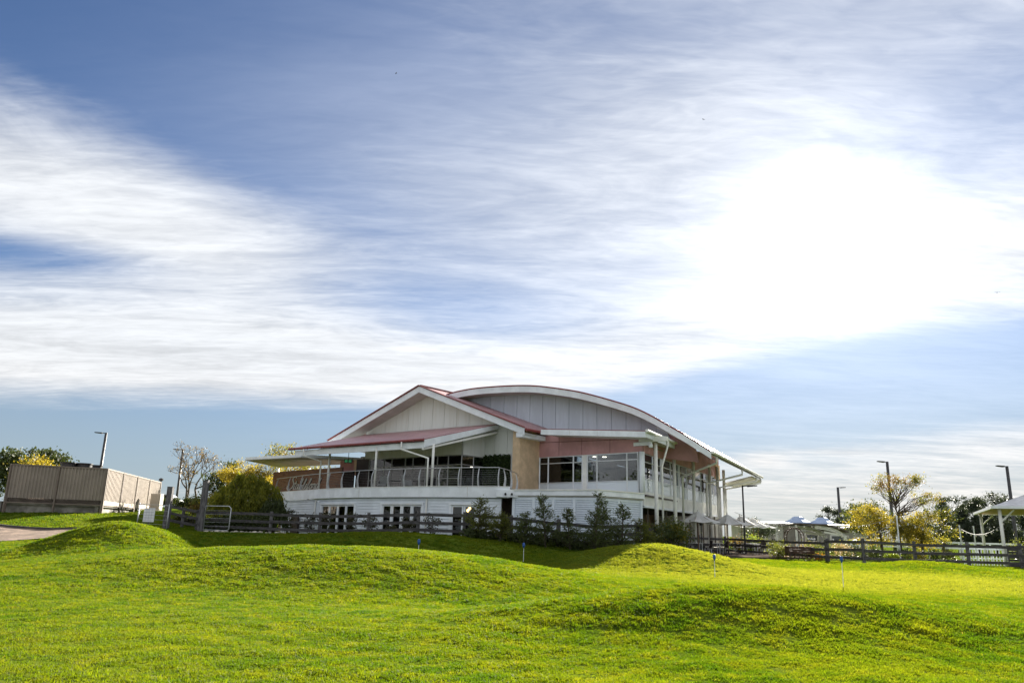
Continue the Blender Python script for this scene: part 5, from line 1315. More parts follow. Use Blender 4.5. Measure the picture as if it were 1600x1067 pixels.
    for i, (px, py) in enumerate(((1499, 822), (1521, 823))):
        q = U(px, py, 58); s_ = thing('festoon_pole', ('thin white festoon pole nearer the autumn tree', 'thin white festoon pole nearer the pavilion')[i], 'pole', (q.x, q.y, Hs(q.x, q.y)))
        MB().tube([(q.x, q.y, -.2), tuple(q)], .05, 8).build('pole', W_TRIM, s_); MB().lathe(q, [(.05, 0), (.07, .03), (.03, .08)], 8).build('cap', W_TRIM, s_)
    q = U(1401, 807, 55); s_ = thing('festoon_pole', 'tall thin white festoon pole in front of the autumn tree', 'pole', (q.x, q.y, .1))
    MB().tube([(q.x, q.y, -.2), tuple(q)], .05, 8).build('pole', W_TRIM, s_); MB().lathe(q, [(.05, 0), (.07, .03), (.03, .08)], 8).build('cap', W_TRIM, s_)
    # festoon strings
    def festoon(a, b, sag, n, lab):
        f = thing('festoon_lights', lab, 'string lights', tuple((a + b) / 2), 'festoon light strings'); P = [a.lerp(b, k / 24) - up * (sag * 4 * (k / 24) * (1 - k / 24)) for k in range(25)]
        MB().tube(P, .014, 4).build('cable', mat('pale_cable', (.25, .25, .25), .6, .1, 2), f)
        for k in range(n):
            s = (k + .5) / n; q = a.lerp(b, s) - up * (sag * 4 * s * (1 - s)); MB().lathe(q - up * .17, [(.01, 0), (.055, .04), (.055, .09), (.025, .13), (.025, .17)], 8).build('bulb', mat('clear_bulb', (.6, .58, .52), .2, .05, 2), f)
    festoon(U(1148, 800, 58), U(1262, 821, 66), .35, 9, 'festoon string running from the cafe building to the grey hall')
    festoon(U(1262, 820, 66), U(1401, 808, 55), .4, 9, 'festoon string between the grey hall and the tall thin pole')
    festoon(U(1300, 826, 60), U(1401, 809, 55.1), .9, 10, 'low sagging festoon string left of the tall thin pole')
    festoon(U(1401, 808, 55), U(1499, 824, 58), .5, 9, 'festoon string right of the tall thin pole by the autumn tree')
    festoon(U(1499, 824, 58), U(1562, 822, 47.2), .5, 8, 'festoon string ending at the pavilion post')
build_garden_things()

def build_car():
    c = U(252, 800, 82); z = Hs(c.x, c.y); b = Vector((c.x, c.y, z)); CP = mat('white_car_paint', (.6, .62, .65), .25, .03, 1, spec=.6)
    k = thing('parked_car', 'pale parked car half hidden behind the tan enclosure', 'car', b)
    prof = [(-2.1, .35), (-2.15, .8), (-1.5, .92), (-.9, 1.42), (.8, 1.45), (1.5, .98), (2.1, .88), (2.15, .35)]
    MB().prism([b + Vector((x, -.85, h)) for x, h in prof], (0, 1.7, 0)).build('body', CP, k)
    for pts in ([(-1.35, .95), (-.85, 1.36), (-.1, 1.38), (-.1, .95)], [(0, .95), (0, 1.38), (.75, 1.38), (1.3, .98)]): MB().prism([b + Vector((x, -.862, h)) for x, h in pts], (0, -.01, 0)).build('side_window', BLACK, k)
    for x in (-1.3, 1.3):
        for y in (-.8, .8):
            cc = b + Vector((x, y, .32)); o = MB().tube([cc - Vector((0, .11, 0)), cc + Vector((0, .11, 0))], .32, 16).build('wheel', BLACK, k); MB().tube([cc - Vector((0, .125, 0)), cc + Vector((0, .125, 0))], .18, 12).build('rim', GALV, o)
    for y in (-.6, .6): MB().box((b.x - 2.18, b.y + y - .2, b.z + .62), (b.x - 2.13, b.y + y + .2, b.z + .76)).build('headlight', W_TRIM, k)
build_car()

# furniture seen through the balcony glazing
for i, px in enumerate((617, 655, 690, 706)):
    p = pZ.at(px, DECK_Z + .03, 750) + pZ.n * 1.1 if i < 2 else pZ.at(px, DECK_Z + .03, 750) + pZ.v * 1.6
    c = thing('balcony_chair', ('grey upholstered chair by the balcony glazing near the veranda post', 'grey upholstered chair by the middle of the balcony glazing', 'pale armchair inside the balcony room', 'pale armchair at the corner inside the balcony room')[i], 'chair', (0, 0, 0), 'chairs by the balcony room')
    CH = mat('pale_grey_upholstery', (.42, .43, .44), .8, .05, 3)
    MB().box((-.28, -.28, .34), (.28, .28, .48)).build('seat', CH, c); MB().prism([(-.28, .2, .48), (.28, .2, .48), (.25, .3, 1.0), (-.25, .3, 1.0)], (0, .07, 0)).build('backrest', CH, c)
    for sx in (-1, 1):
        MB().box((sx * .28 - .04, -.26, .48), (sx * .28 + .04, .24, .66)).build('armrest', CH, c)
        for sy in (-1, 1): MB().beam((sx * .23, sy * .23, .34), (sx * .25, sy * .25, 0), .04, .04).build('leg', BLACK, c)
    c.location = p; c.rotation_euler.z = 2.0 * i
# stones along the foot of the fence
_rk = None
stones = [(322, 836), (330, 837.5), (338, 838), (346, 838.5), (353, 838), (361, 838.5), (367, 838), (376, 839), (384, 838), (391, 838.5), (398, 838.8), (406, 838), (414, 838.6), (421, 838.2), (432, 838), (441, 837.8)]
for i, (px, py) in enumerate(stones):
    p = G(px + random.uniform(-1, 1), 44.1 + random.uniform(-.25, .25)); r = random.uniform(.10, .17); mb = MB(); vs = []; fs = []
    n, m = 8, 5; rr = np.random.default_rng(i + 50)
    prof = [(.5, -.1), (.95, .15), (1.0, .4), (.7, .75), (.2, .92)]
    mb.lathe((0, 0, 0), prof, n); mb.v = [(x * r * rr.uniform(.8, 1.25) * 1.3, y * r * rr.uniform(.8, 1.2), z * r * rr.uniform(.85, 1.1)) for x, y, z in mb.v]
    o = mb.build('field_stone', STONE, None); o.location = p; o.rotation_euler.z = rr.uniform(0, 6)
    tag(o, 'pale rounded stone in the row along the foot of the dark fence', 'stone', 'pale stones along the fence foot')

# ------------------------------------------------------------------ vegetation
def leaf_quads(C, size, rg, aspect=0.55, droop=0.0, axis=None):
    """rhombic leaves at the points C; axis (N,3) optional preferred long direction"""
    n = len(C); s = size * rg.uniform(0.6, 1.35, n)
    a = rg.normal(size=(n, 3))
    if axis is not None: a = axis * 2.2 + a * 0.7
    a[:, 2] -= droop * np.abs(rg.normal(size=n)) * 2
    a /= np.linalg.norm(a, axis=1)[:, None] + 1e-9
    b = np.cross(a, rg.normal(size=(n, 3))); b /= np.linalg.norm(b, axis=1)[:, None] + 1e-9
    a = a * s[:, None] * .5; b = b * (s * aspect)[:, None] * .5
    V = np.stack([C - a, C + b, C + a, C - b], 1).reshape(-1, 3)
    return V, np.arange(4 * n).reshape(-1, 4)
def crown_obj(parent, C, size, m, rg, aspect=.55, droop=0., axis=None, name='crown'):
    V, Fq = leaf_quads(np.asarray(C), size, rg, aspect, droop, axis); return np_mesh(name, V, Fq, m, parent)

LM = {
 'dark': leafmat('dark_evergreen_leaf', (.030, .045, .016), (.055, .070, .022), .25),
 'olive': leafmat('olive_leaf', (.065, .085, .02), (.13, .14, .03), .4),
 'weep': leafmat('weeping_olive_leaf', (.085, .11, .013), (.23, .225, .03), .52),
 'yellow': leafmat('yellow_autumn_leaf', (.21, .165, .02), (.32, .26, .035), .5, tb=1.15),
 'rust': leafmat('rusty_autumn_leaf', (.13, .075, .025), (.20, .14, .035), .4, tb=1.2),
 'mix': leafmat('green_gold_leaf', (.085, .10, .02), (.22, .18, .025), .5, tb=1.4),
 'pine': leafmat('grey_green_needle', (.026, .038, .026), (.05, .064, .042), .2),
 'conifer': leafmat('young_conifer_needle', (.045, .065, .028), (.10, .125, .045), .4),
 'shrub': leafmat('glossy_brown_green_leaf', (.030, .030, .012), (.060, .060, .022), .2, rough=.35),
 'ivy': leafmat('green_wall_leaf', (.020, .040, .012), (.055, .085, .025), .2),
 'lime': leafmat('bright_lime_leaf', (.12, .17, .02), (.22, .26, .03), .5),
 'rose': leafmat('pale_rose_petal', (.45, .30, .25), (.55, .45, .30), .3, tb=1.0),
 'orange': leafmat('orange_flower_petal', (.55, .20, .02), (.60, .35, .03), .3, tb=1.0)}

def limb_path(a, b, rg, k=4, wob=.12):
    a, b = np.asarray(a), np.asarray(b); L = np.linalg.norm(b - a); P = []
    for i in range(k + 1):
        t = i / k; p = a + (b - a) * t; p = p + rg.normal(size=3) * wob * L * .25 * math.sin(math.pi * t); p[2] += .04 * L * math.sin(math.pi * t); P.append(tuple(p))
    return P
def tree(name, label, base, trunk_h, r0, blobs, lm, size, n, seed, group=None, cat='tree', aspect=.55, droop=0., clusters=40, csize=.5, sub=None, bark=None):
    """blobs: ellipsoids (dx, dy, dz, rx, ry, rz, weight) of the crown about the base"""
    rg = np.random.default_rng(seed); b = np.array(base); t = thing(name, label, cat, base, group)
    wts = np.array([q[6] for q in blobs], float); wts /= wts.sum(); cl = []
    for i in rg.choice(len(blobs), clusters, p=wts):
        q = blobs[i]; d = rg.normal(size=3); d /= np.linalg.norm(d); r = rg.uniform(.35, 1.0) ** .5
        cl.append(b + np.array(q[:3]) + d * r * np.array(q[3:6]))
    cl = np.array(cl); top = b + np.array([0, 0, trunk_h]); top[:2] += rg.normal(size=2) * .15
    tr = MB(); tr.tube([tuple(b - [0, 0, .2]), tuple(b * .6 + top * .4 + [.06, .03, 0]), tuple(top)], [r0 * 1.25, r0, r0 * .75], 8)
    hi = b + np.array([rg.normal() * .2, rg.normal() * .2, trunk_h + (cl[:, 2].max() - b[2] - trunk_h) * .65]); P = limb_path(top, hi, rg, 4, .2)
    tr.tube(P, [r0 * .75 * (1 - .8 * k / 4) for k in range(5)], 6)
    for c in cl:
        f = np.clip((c[2] - b[2]) / max(hi[2] - b[2], .1) - .5, 0, .9); s0 = top + (hi - top) * f if c[2] > top[2] else b + (top - b) * np.clip(.5 + rg.uniform(0, .5), 0, 1)
        L = np.linalg.norm(c - s0); rr = min(r0 * .30, .011 * L + .005); P = limb_path(s0, c, rg, 4, .25)
        tr.tube(P, [rr * (1 - .75 * k / 4) for k in range(5)], 5, cap=False)
    tr.build('trunk', bark or BARK, t, True)
    sz = rg.uniform(.6, 1.3, clusters); pr = sz / sz.sum(); idx = rg.choice(clusters, n, p=pr)
    C = cl[idx] + rg.normal(size=(n, 3)) * (csize * sz[idx])[:, None] * np.array([1, 1, .62])
    if isinstance(lm, str): crown_obj(t, C, size, LM[lm], rg, aspect, droop)
    else:
        cm = rg.integers(0, 100, clusters); k0 = 0
        for nm, share in lm:
            sel = (cm[idx] >= k0) & (cm[idx] < k0 + share); k0 += share
            if sel.any(): crown_obj(t, C[sel], size, LM[nm], rg, aspect, droop)
    return t
def bush(name, label, base, rx, ry, h, lm, size, n, seed, group=None, clusters=22, droop=0., aspect=.55, cat='shrub', cs=.2, lift=.5, axis=None):
    return tree(name, label, base, h * .25, max(.02, .03 * h), [(0, 0, h * lift, rx * .85, ry * .85, h * .42, 1)], lm, size, n, seed, group, cat, aspect, droop, clusters, cs * h)
def bare_tree(label, base, h, seed, spread=.5, leaf='rust', nleaf=260):
    rg = np.random.default_rng(seed); t = thing('bare_tree', label, 'tree', base, 'bare winter trees on the bank'); mb = MB(); tips = []
    def grow(p, d, L, r, lv):
        q = p + d * L; m = (p + q) / 2 + rg.normal(size=3) * L * .05; mb.tube([tuple(p), tuple(m), tuple(q)], [r, r * .85, r * .7], 6 if lv < 2 else 4, cap=False)
        if lv >= 5: tips.append(q); return
        for k in range(2 if lv in (0, 3) else 3):
            nd = d + rg.normal(size=3) * spread; nd[2] += .22; nd /= np.linalg.norm(nd); grow(q, nd, L * rg.uniform(.62, .82), r * .62, lv + 1)
        if lv >= 1: tips.append(m)
    grow(np.array(base) - [0, 0, .2], np.array([rg.normal() * .1, 0, 1.]), h * .30, h * .018, 0)
    mb.build('trunk', BARK, t, True); tips = np.array(tips); C = tips[rg.integers(0, len(tips), nleaf)] + rg.normal(size=(nleaf, 3)) * .12
    crown_obj(t, C, .16, LM[leaf], rg)
def gp(px, Y): return tuple(G(px, Y))
def topz(px, py, Y): return U(px, py, Y).z

# --- left bank
b = gp(8, 74); h = topz(10, 697, 74) - b[2]
tree('evergreen_tree', 'dark evergreen tree at the picture edge behind the tan enclosure', b, 2.5, .3, [(0, 0, h * .62, 2.2, 2, h * .38, 1), (-2, 0, h * .5, 2, 2, h * .35, .7)], 'dark', .30, 5200, 11, clusters=46, csize=.55)
b = gp(45, 84); h = topz(45, 702, 84) - b[2]
tree('evergreen_tree', 'broad dark evergreen crown behind the yellow tree', b, 3, .3, [(0, 0, h * .78, 2.6, 2, h * .2, 1), (1.4, 0, h * .68, 2.2, 2, h * .16, .7)], 'dark', .30, 4200, 12, clusters=40, csize=.5)
b = gp(42, 68); h = topz(42, 718, 68) - b[2]
tree('yellow_tree', 'golden yellow tree peeping over the tan enclosure', b, 2, .18, [(0, 0, h * .72, 1.7, 1.5, h * .24, 1)], 'yellow', .22, 3600, 13, clusters=34, csize=.42)
bare_tree('small bare tree right of the golden yellow tree', gp(82, 74), topz(82, 716, 74) - gp(82, 74)[2], 15, .55, 'rust', 160)
bare_tree('bare tree behind the dark street lamp, leaning left', gp(281, 76), 6.7, 21, .62, 'rust', 300)
bare_tree('bare tree with a straight trunk between two other bare trees', gp(290, 78), 7.0, 22, .62, 'rust', 260)
bare_tree('bare tree with a slanting trunk next to the grey green tree', gp(299, 80), 7.4, 35, .66, 'rust', 220)
b = gp(343, 66); h = topz(345, 716, 66) - b[2]
tree('evergreen_tree', 'loose grey green tree between the bare trees and the golden trees', b, 2.2, .16, [(0, 0, h * .75, 1.0, 1, h * .22, 1), (-.9, 0, h * .5, .8, .8, h * .2, .7)], 'dark', .20, 1900, 23, clusters=26, csize=.32)
b = gp(370, 62); h = topz(370, 716, 62) - b[2]
tree('yellow_tree', 'bright golden tree above the weeping shrub', b, 1.6, .14, [(-.4, 0, h * .72, 1.5, 1.4, h * .26, 1), (.9, 0, h * .6, 1.4, 1.2, h * .24, .8)], 'yellow', .12, 10500, 24, clusters=44, csize=.36, droop=.3)
b = gp(408, 72); h = topz(408, 708, 72) - b[2]
tree('yellow_tree', 'thin golden tree between the weeping shrub and the flat canopy', b, 2, .14, [(0, 0, h * .66, 1.9, 1.4, h * .3, 1)], [('mix', 60), ('yellow', 40)], .13, 5600, 25, clusters=44, csize=.4)
b = gp(436, 82); h = topz(432, 694, 82) - b[2]
tree('thin_tree', 'sparse gold green tree rising behind the flat canopy', b, 2.5, .16, [(-.3, 0, h * .84, 1.7, 1.4, h * .15, 1), (1.5, 0, h * .66, 2.2, 1.4, h * .14, .7)], [('mix', 75), ('rust', 25)], .20, 2000, 26, clusters=44, csize=.4)
b = gp(480, 92); h = topz(480, 722, 92) - b[2]
tree('thin_tree', 'gold green tree glimpsed over the timber screen', b, 2.5, .16, [(0, 0, h * .75, 3.2, 1.6, h * .22, 1)], [('mix', 75), ('rust', 25)], .22, 2200, 27, clusters=50, csize=.5)
b = gp(382, 49.5)
def weeping(px, Y, w, top, label, seed, n, lm='weep'):
    b = gp(px, Y); h = topz(px, top, Y) - b[2]; rg = np.random.default_rng(seed); t = thing('weeping_shrub', label, 'shrub', b)
    tr = MB(); C = []; AX = []
    for k in range(120):
        a = rg.uniform(0, 2 * math.pi); rr = w * rg.uniform(.1, 1) ** .6; q = np.array([b[0] + math.cos(a) * rr, b[1] + math.sin(a) * rr * .8, b[2] + h * (1 - .42 * (rr / w) ** 2) * rg.uniform(.82, 1.03)])
        if k < 26: tr.tube(limb_path(np.array(b) + [rg.normal() * .1, rg.normal() * .1, .1], q, rg, 4, .15), [.05, .04, .03, .02, .012], 5, cap=False)
        m = n // 120; s = rg.uniform(0, 1, m); ln = h * rg.uniform(.25, .55)
        off = np.stack([math.cos(a) * .25 * s, math.sin(a) * .25 * s, -ln * s ** 1.3], 1); C.append(q + off + rg.normal(size=(m, 3)) * .09); AX.append(np.tile([math.cos(a) * .15, math.sin(a) * .15, -1.], (m, 1)))
    C = np.concatenate(C); AX = np.concatenate(AX); ok = C[:, 2] > b[2] + .05; tr.build('trunk', BARK, t, True)
    crown_obj(t, C[ok], .22, LM[lm], rg, .32, 0, AX[ok]); return t
weeping(384, 49.5, 2.05, 738, 'large weeping olive green shrub at the left end of the clubhouse', 31, 15000)
weeping(352, 51.5, 1.2, 752, 'smaller weeping shrub leaning against the large weeping shrub', 32, 6000)
weeping(422, 47.6, .75, 776, 'low drooping bush at the tan end wall of the clubhouse', 34, 3600, 'dark')
b = gp(318, 56); bush('round_bush', 'rounded brown green bush with a sunlit top behind the gate', b, 1.35, 1.2, topz(322, 768, 56) - b[2], [('olive', 60), ('rust', 25), ('yellow', 15)], .15, 3800, 35, cs=.16)
b = gp(277, 72); bush('dark_bush', 'low dark clipped bush below the street lamp among bare trees', b, 2.3, 1.5, topz(277, 777, 72) - b[2], 'dark', .18, 3800, 36, cs=.2)
for i, (px, Y, top, lm, lab) in enumerate(((272, 49.0, 804, 'olive', 'small leafy bush right of the tall post by the notice board'), (288, 48.6, 800, 'shrub', 'small dark bush midway between the two tall gate posts'), (303, 50, 806, 'lime', 'small sunlit bush close to the tall gate post'))):
    b = gp(px, Y); bush('small_bush', lab, b, .5, .4, max(.5, topz(px, top, Y) - b[2]), lm, .12, 700, 40 + i, clusters=12)
for i, px in enumerate((332, 350, 366, 384, 402)):
    b = gp(px, 46.6 - i * .25); bush('hedge_plant', ('dark hedge plant beside the open tube gate', 'dark hedge plant second from the open tube gate', 'dark hedge plant midway below the weeping shrub', 'dark hedge plant fourth from the open tube gate', 'dark hedge plant below the edge of the weeping shrub')[i], b, .55, .45, 1.15, 'dark', .12, 1300, 46 + i, 'dark plants behind the fence', clusters=16, lift=.45)
# --- small glossy shrubs before the white wall
SH = [(426, 812, .8, 'in front of the tan end wall'), (473, 795, 1.0, 'beside the dark service door'), (505, 801, .95, 'left of the first folding door'), (531, 803, 1.0, 'before the first folding door'), (570, 803, .75, 'between the two folding doors'), (599, 808, .95, 'at the left jamb of the second folding door'), (632, 823, .6, 'low under the second folding door'), (655, 808, .95, 'at the right jamb of the second folding door'), (690, 804, 1.1, 'left of the french door')]
for i, (px, top, w, lab) in enumerate(SH):
    q, n = deck_at(px, -.9 if px > 440 else -.3); b = (q.x, q.y, Hs(q.x, q.y)); h = topz(px, top, q.y) - b[2]
    tree('glossy_shrub', 'dark glossy leaved shrub ' + lab, b, h * .3, .025, [(0, 0, h * .72, .40 * w, .36, h * .26, 1), (.05, 0, h * .35, .28 * w, .3, h * .25, .6)], 'shrub', .11, 620, 60 + i, 'glossy shrubs along the white wall', 'shrub', clusters=22, csize=.13)
# --- young conifers before the louvres
def conifer(px, Y, top, w, label, seed, n=2600, lm='conifer', nb=70):
    b = gp(px, Y); h = topz(px, top, Y) - b[2]; rg = np.random.default_rng(seed); t = thing('young_conifer', label, 'conifer', b, 'young conifers along the fence'); tr = MB(); B0 = np.array(b); tip = B0 + [rg.normal() * .12, 0, h]
    tr.tube([tuple(B0 - [0, 0, .1]), tuple((B0 + tip) / 2 + rg.normal(size=3) * .04), tuple(tip)], [.05, .03, .008], 6); C = []; AX = []
    for k in range(nb):
        f = rg.uniform(.06, .97) ** 1.15; L = w * (1 - f) ** .75 * rg.uniform(.55, 1.25) + .12; a = rg.uniform(0, 2 * math.pi); s0 = B0 + (tip - B0) * f
        d = np.array([math.cos(a), math.sin(a), rg.uniform(.25, .8)]); e = s0 + d * L; tr.tube([tuple(s0), tuple((s0 + e) / 2 + [0, 0, -.03]), tuple(e)], [.014, .009, .004], 4, cap=False)
        m = max(6, int(n / nb * L / (w * .6))); s = rg.uniform(.2, 1.05, m); C.append(s0 + (e - s0) * s[:, None] + rg.normal(size=(m, 3)) * .055); AX.append(np.tile(d, (m, 1)))
    tr.build('trunk', BARK, t, True); crown_obj(t, np.concatenate(C), .13, LM[lm], rg, .28, 0, np.concatenate(AX))
CO = [(747, 39.0, 777, .85, 'bushy young conifer covering the edge of the french door', 'olive'), (781, 38.2, 800, .6, 'short young conifer before the dark recess', 'olive'), (817, 37.6, 800, .65, 'short bushy young conifer at the left end of the louvres', 'conifer'), (853, 37.4, 771, .62, 'tall slim young conifer before the second louvre panel', 'conifer'), (891, 37.2, 795, .62, 'middle sized young conifer between the two tallest ones', 'conifer'), (930, 36.8, 769, .8, 'tallest dense young conifer before the corner of the louvres', 'conifer'), (945, 37.6, 776, .6, 'young conifer close behind the tallest dense one', 'conifer'), (972, 37.8, 788, .8, 'pale open young conifer right of the tallest ones', 'conifer'), (1003, 39.4, 812, .7, 'low young conifer beside the round dark bush', 'olive')]
for i, (px, Y, top, w, lab, lm) in enumerate(CO): conifer(px, Y, top, w, lab, 80 + i, 2100 if w > .7 else 1500, lm, 90 if w > .7 else 64)
b = gp(1042, 41.5); bush('round_bush', 'round dark green bush at the corner of the cafe terrace', b, 1.15, 1.0, topz(1042, 812, 41.5) - b[2], [('conifer', 70), ('mix', 30)], .13, 4200, 95, cs=.16)
for i, px in enumerate((735, 765, 798, 835, 872, 910, 958)):
    b = gp(px, 38.9 - .2 * i if px < 900 else 37.6); bush('low_shrub', 'low dark shrub ' + ('below the french door', 'under the bushy young conifer', 'below the dark recess', 'between the short and the tall slim conifer', 'right of the tall slim conifer', 'left of the tallest dense conifer', 'under the pale open conifer')[i], b, .75, .5, max(.45, topz(px, 829, 38.5) - b[2]), [('dark', 60), ('conifer', 40)], .11, 1200, 100 + i, 'low shrubs along the fence', clusters=18, lift=.45)
# --- green wall panel
def ivy():
    o0 = pG.at(751.5, 0, 735) + pG.n * .04; o1 = pG.at(798, 0, 735) + pG.n * .04; z0, z1 = DECK_Z + .05, 6.12
    rg = np.random.default_rng(5); t = thing('green_wall', 'square panel of dense green creeper on the balcony wall', 'green wall', (o0.x, o0.y, DECK_Z))
    MB().prism([o0 + Vector((0, 0, z0)), o1 + Vector((0, 0, z0)), o1 + Vector((0, 0, z1 - .08)), o0 + Vector((0, 0, z1 - .08))], pG.n * .05).build('backing', mat('dark_green_mesh', (.015, .025, .01), .9, .2, 5), t)
    n = 5200; s = rg.uniform(0, 1, n); z = rg.uniform(z0, z1 + .03, n); d = rg.uniform(.05, .16, n)
    C = np.array(o0)[None] + s[:, None] * np.array(o1 - o0)[None] + d[:, None] * np.array(pG.n)[None]; C[:, 2] = z + .04 * np.sin(s * 40)
    crown_obj(t, C, .12, LM['ivy'], rg, .7, .3, name='foliage')
ivy()
# --- right side trees
b = gp(1404, 62); h = topz(1404, 737, 62) - b[2]
k = 62 / F_PX
tree('autumn_tree', 'tall autumn tree with a thin rusty top and golden lower boughs', b, 2.0, .13, [((1396 - 1404) * k, 0, h * .90, 1.0, .8, .62, .8), ((1428 - 1404) * k, 0, h * .90, 1.0, .8, .6, .8), ((1452 - 1404) * k, 0, h * .68, .85, .8, .5, .5), ((1378 - 1404) * k, 0, h * .80, .6, .6, .35, .25), ((1412 - 1404) * k, 0, h * .75, 1.4, .8, .7, .25)], [('rust', 45), ('olive', 30), ('mix', 25)], .12, 3800, 110, clusters=60, csize=.26)
tree('golden_tree', 'spreading golden tree at the foot of the tall autumn tree', gp(1375, 60), 1.4, .12, [(-.9, 0, 3.1, 1.5, 1.0, .9, 1), (-.2, 0, 1.6, 1.7, 1, .8, .9), (1.0, 0, 2.5, 1.3, 1, .7, .7)], [('yellow', 50), ('mix', 50)], .115, 7500, 111, clusters=56, csize=.28)
tree('golden_tree', 'golden tree right of the tall autumn tree trunk', gp(1440, 59), 1.2, .12, [(0, 0, 2.6, 1.3, 1.0, .9, 1), (.6, 0, 1.3, 1.4, 1, .6, .8), (-.9, 0, 1.8, .9, .8, .8, .6)], [('yellow', 60), ('mix', 40)], .115, 7000, 112, clusters=50, csize=.28)
tree('dark_tree', 'dark leafy tree between the golden trees and the grey pines', gp(1470, 66), 1.5, .16, [(0, 0, 2.9, 1.6, 1.3, 1.4, 1), (-1.8, 0, 2.2, 1.6, 1.2, 1.3, .8)], [('dark', 75), ('mix', 25)], .18, 4200, 113, clusters=46, csize=.35)
tree('dark_tree', 'dark leafy tree behind the spreading golden tree', gp(1362, 70), 1.5, .16, [(0, 0, 3.0, 2.4, 1.3, 1.5, 1)], [('dark', 80), ('olive', 20)], .2, 3800, 114, clusters=40, csize=.4)
def pine(px, Y, top, w, label, seed, n=4600):
    b = gp(px, Y); h = topz(px, top, Y) - b[2]; rg = np.random.default_rng(seed); bl = []
    for j in range(7): f = .25 + .12 * j; bl.append((rg.normal() * w * .22, 0, h * f, w * (1.05 - f) ** .8 * rg.uniform(.7, 1.2), w * .6, h * .07, 1.1 - f))
    bl.append((0, 0, h * .95, .25, .25, h * .05, .12))
    tree('pine_tree', label, b, h * .3, .16, bl, 'pine', .30, n, seed, 'grey green pines behind the garden', 'pine', .3, 0, 60, .30)
PN = [(1478, 775, 'first grey pine beside the golden tree'), (1497, 777, 'second grey pine, slightly lower than the next'), (1512, 773, 'third grey pine in the row'), (1527, 772, 'fourth and tallest grey pine of the row'), (1541, 781, 'fifth grey pine above the pavilion eave'), (1556, 792, 'sixth grey pine seen under the pavilion roof'), (1566, 776, 'grey pine tip rising over the pavilion roof'), (1580, 778, 'grey pine next to the tall street lamp and pavilion roof'), (1599, 786, 'grey pine at the picture edge under the pavilion roof')]
for i, (px, top, lab) in enumerate(PN): pine(px, 92 + 3 * (i % 3), top, 1.3, lab, 120 + i)
PL = [(1296, 793, 'first hazy pine left of the lamp behind the hall'), (1312, 796, 'hazy pine right behind the lamp pole by the hall'), (1328, 798, 'hazy pine between hall and golden tree'), (1346, 790, 'taller ragged pine left of the golden tree')]
for i, (px, top, lab) in enumerate(PL): pine(px, 112 - 6 * (i // 3), top, 1.9, lab, 140 + i, 4600)
tree('dark_tree', 'grey leafed tree behind the far cafe umbrellas', gp(1186, 74), 1.0, .12, [(0, 0, 2.0, 1.5, 1, .9, 1)], 'pine', .15, 2400, 146, clusters=30, csize=.3)
# tree reflected in the windows, standing left of the view
tree('spreading_tree', 'large spreading tree standing left of the view, mirrored in the windows', (-46, 27.5, Hs(-46, 27.5)), 3.0, .4, [(0, 0, 6.5, 4.5, 4.5, 3.2, 1)], 'dark', .45, 6500, 150, clusters=60, csize=.9)
tree('spreading_tree', 'second spreading tree left of the view, mirrored in the balcony glass', (-58, 38, Hs(-58, 38)), 3.0, .4, [(0, 0, 6.5, 5.5, 4.5, 3.4, 1)], 'dark', .45, 6500, 151, clusters=60, csize=.9)
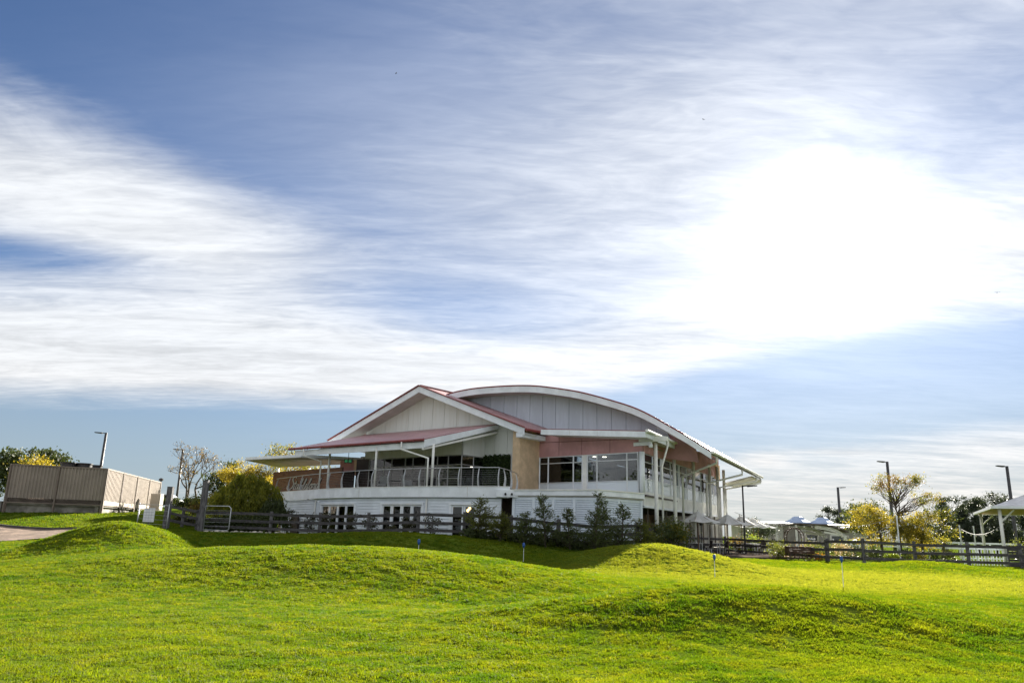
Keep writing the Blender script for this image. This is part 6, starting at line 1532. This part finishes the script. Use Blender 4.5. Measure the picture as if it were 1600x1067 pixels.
# --- garden plants behind the right fence
GD = [(1213, 845, .8, 'olive', 'leafy plant near the outer cafe table'), (1222, 846, .6, 'rose', 'pale flowering rose left of the garden arch'), (1262, 843, .9, 'rose', 'pale flowering rose right of the garden arch'), (1272, 846, .8, 'olive', 'leafy plant behind the cart'), (1284, 849, .7, 'dark', 'dark plant behind the fence post by the cart'), (1303, 850, .8, 'olive', 'leafy plant below the curved porch'), (1316, 846, .8, 'rose', 'pale flowering rose below the porch pillar'), (1329, 850, .7, 'dark', 'dark plant below the spiky palm'), (1352, 850, .8, 'olive', 'leafy plant left of the tall thin pole'), (1368, 853, .7, 'dark', 'dark plant under the golden tree'), (1392, 861, .7, 'lime', 'bright lime green bush by the tall thin pole'), (1412, 855, .9, 'dark', 'dark plant under the tall autumn tree'), (1434, 855, .8, 'mix', 'gold green plant under the right golden tree'), (1458, 857, .8, 'dark', 'dark plant behind the small mound'), (1480, 858, .7, 'olive', 'leafy plant behind the fence left of the lattice'), (1596, 838, 1.6, 'olive', 'olive bush at the picture edge beyond the pavilion'), (1150, 838, 1.0, 'rust', 'round reddish plant among the cafe tables'), (1176, 836, .5, 'lime', 'upright lime plant between two umbrellas'), (1192, 838, .5, 'olive', 'upright green plant under the far umbrella')]
for i, (px, top, w, lm, lab) in enumerate(GD):
    Y = 50.5 + (i % 3) * 1.2 if px > 1200 and px < 1500 else 60; b = gp(px, Y)
    mixl = [(lm, 45), ('olive', 55)] if lm == 'rose' else lm
    bush('garden_plant', lab, b, .62 * w, .5 * w, max(.4, topz(px, top, Y) - b[2]), mixl, .10, 800, 160 + i, 'garden plants behind the fence', clusters=16, lift=.5)
for i, (px, py) in enumerate(((1274, 861), (1283, 862), (1293, 864))):
    b = gp(px, 49.3); bush('flower_clump', ('orange flower clump beside the cart', 'orange flower clump left of the fence post', 'orange flower clump right of the fence post')[i], b, .28, .25, .42, [('orange', 55), ('olive', 45)], .07, 420, 190 + i, 'orange flower clumps', cat='flowers', clusters=10)
def palm(px, Y, top, label):
    b = gp(px, Y); h = topz(px, top, Y) - b[2]; rg = np.random.default_rng(9); t = thing('spiky_palm', label, 'palm', b); mb = MB(); B0 = Vector(b)
    MB().tube([B0, B0 + Vector((0, 0, h * .55))], [.12, .09], 8).build('trunk', BARK, t)
    for k in range(16):
        a = k * 2.4; L = .75 * rg.uniform(.7, 1.2); d = Vector((math.cos(a), math.sin(a), 0)); P = [B0 + Vector((0, 0, h * .55)) + d * (L * s) + Vector((0, 0, h * .45 * (s * 1.6 - 1.3 * s * s) * rg.uniform(.8, 1.2))) for s in (0, .25, .5, .75, 1)]
        sd = Vector((-d.y, d.x, 0)); vs = []; ws = (.03, .06, .06, .04, .005)
        for p, w in zip(P, ws): vs += [p - sd * w, p + sd * w]
        MB().add(vs, [(2 * j, 2 * j + 1, 2 * j + 3, 2 * j + 2) for j in range(4)]).build('frond', LM['lime'], t)
palm(1334, 56, 835, 'spiky yellow green palm right of the porch pillar')
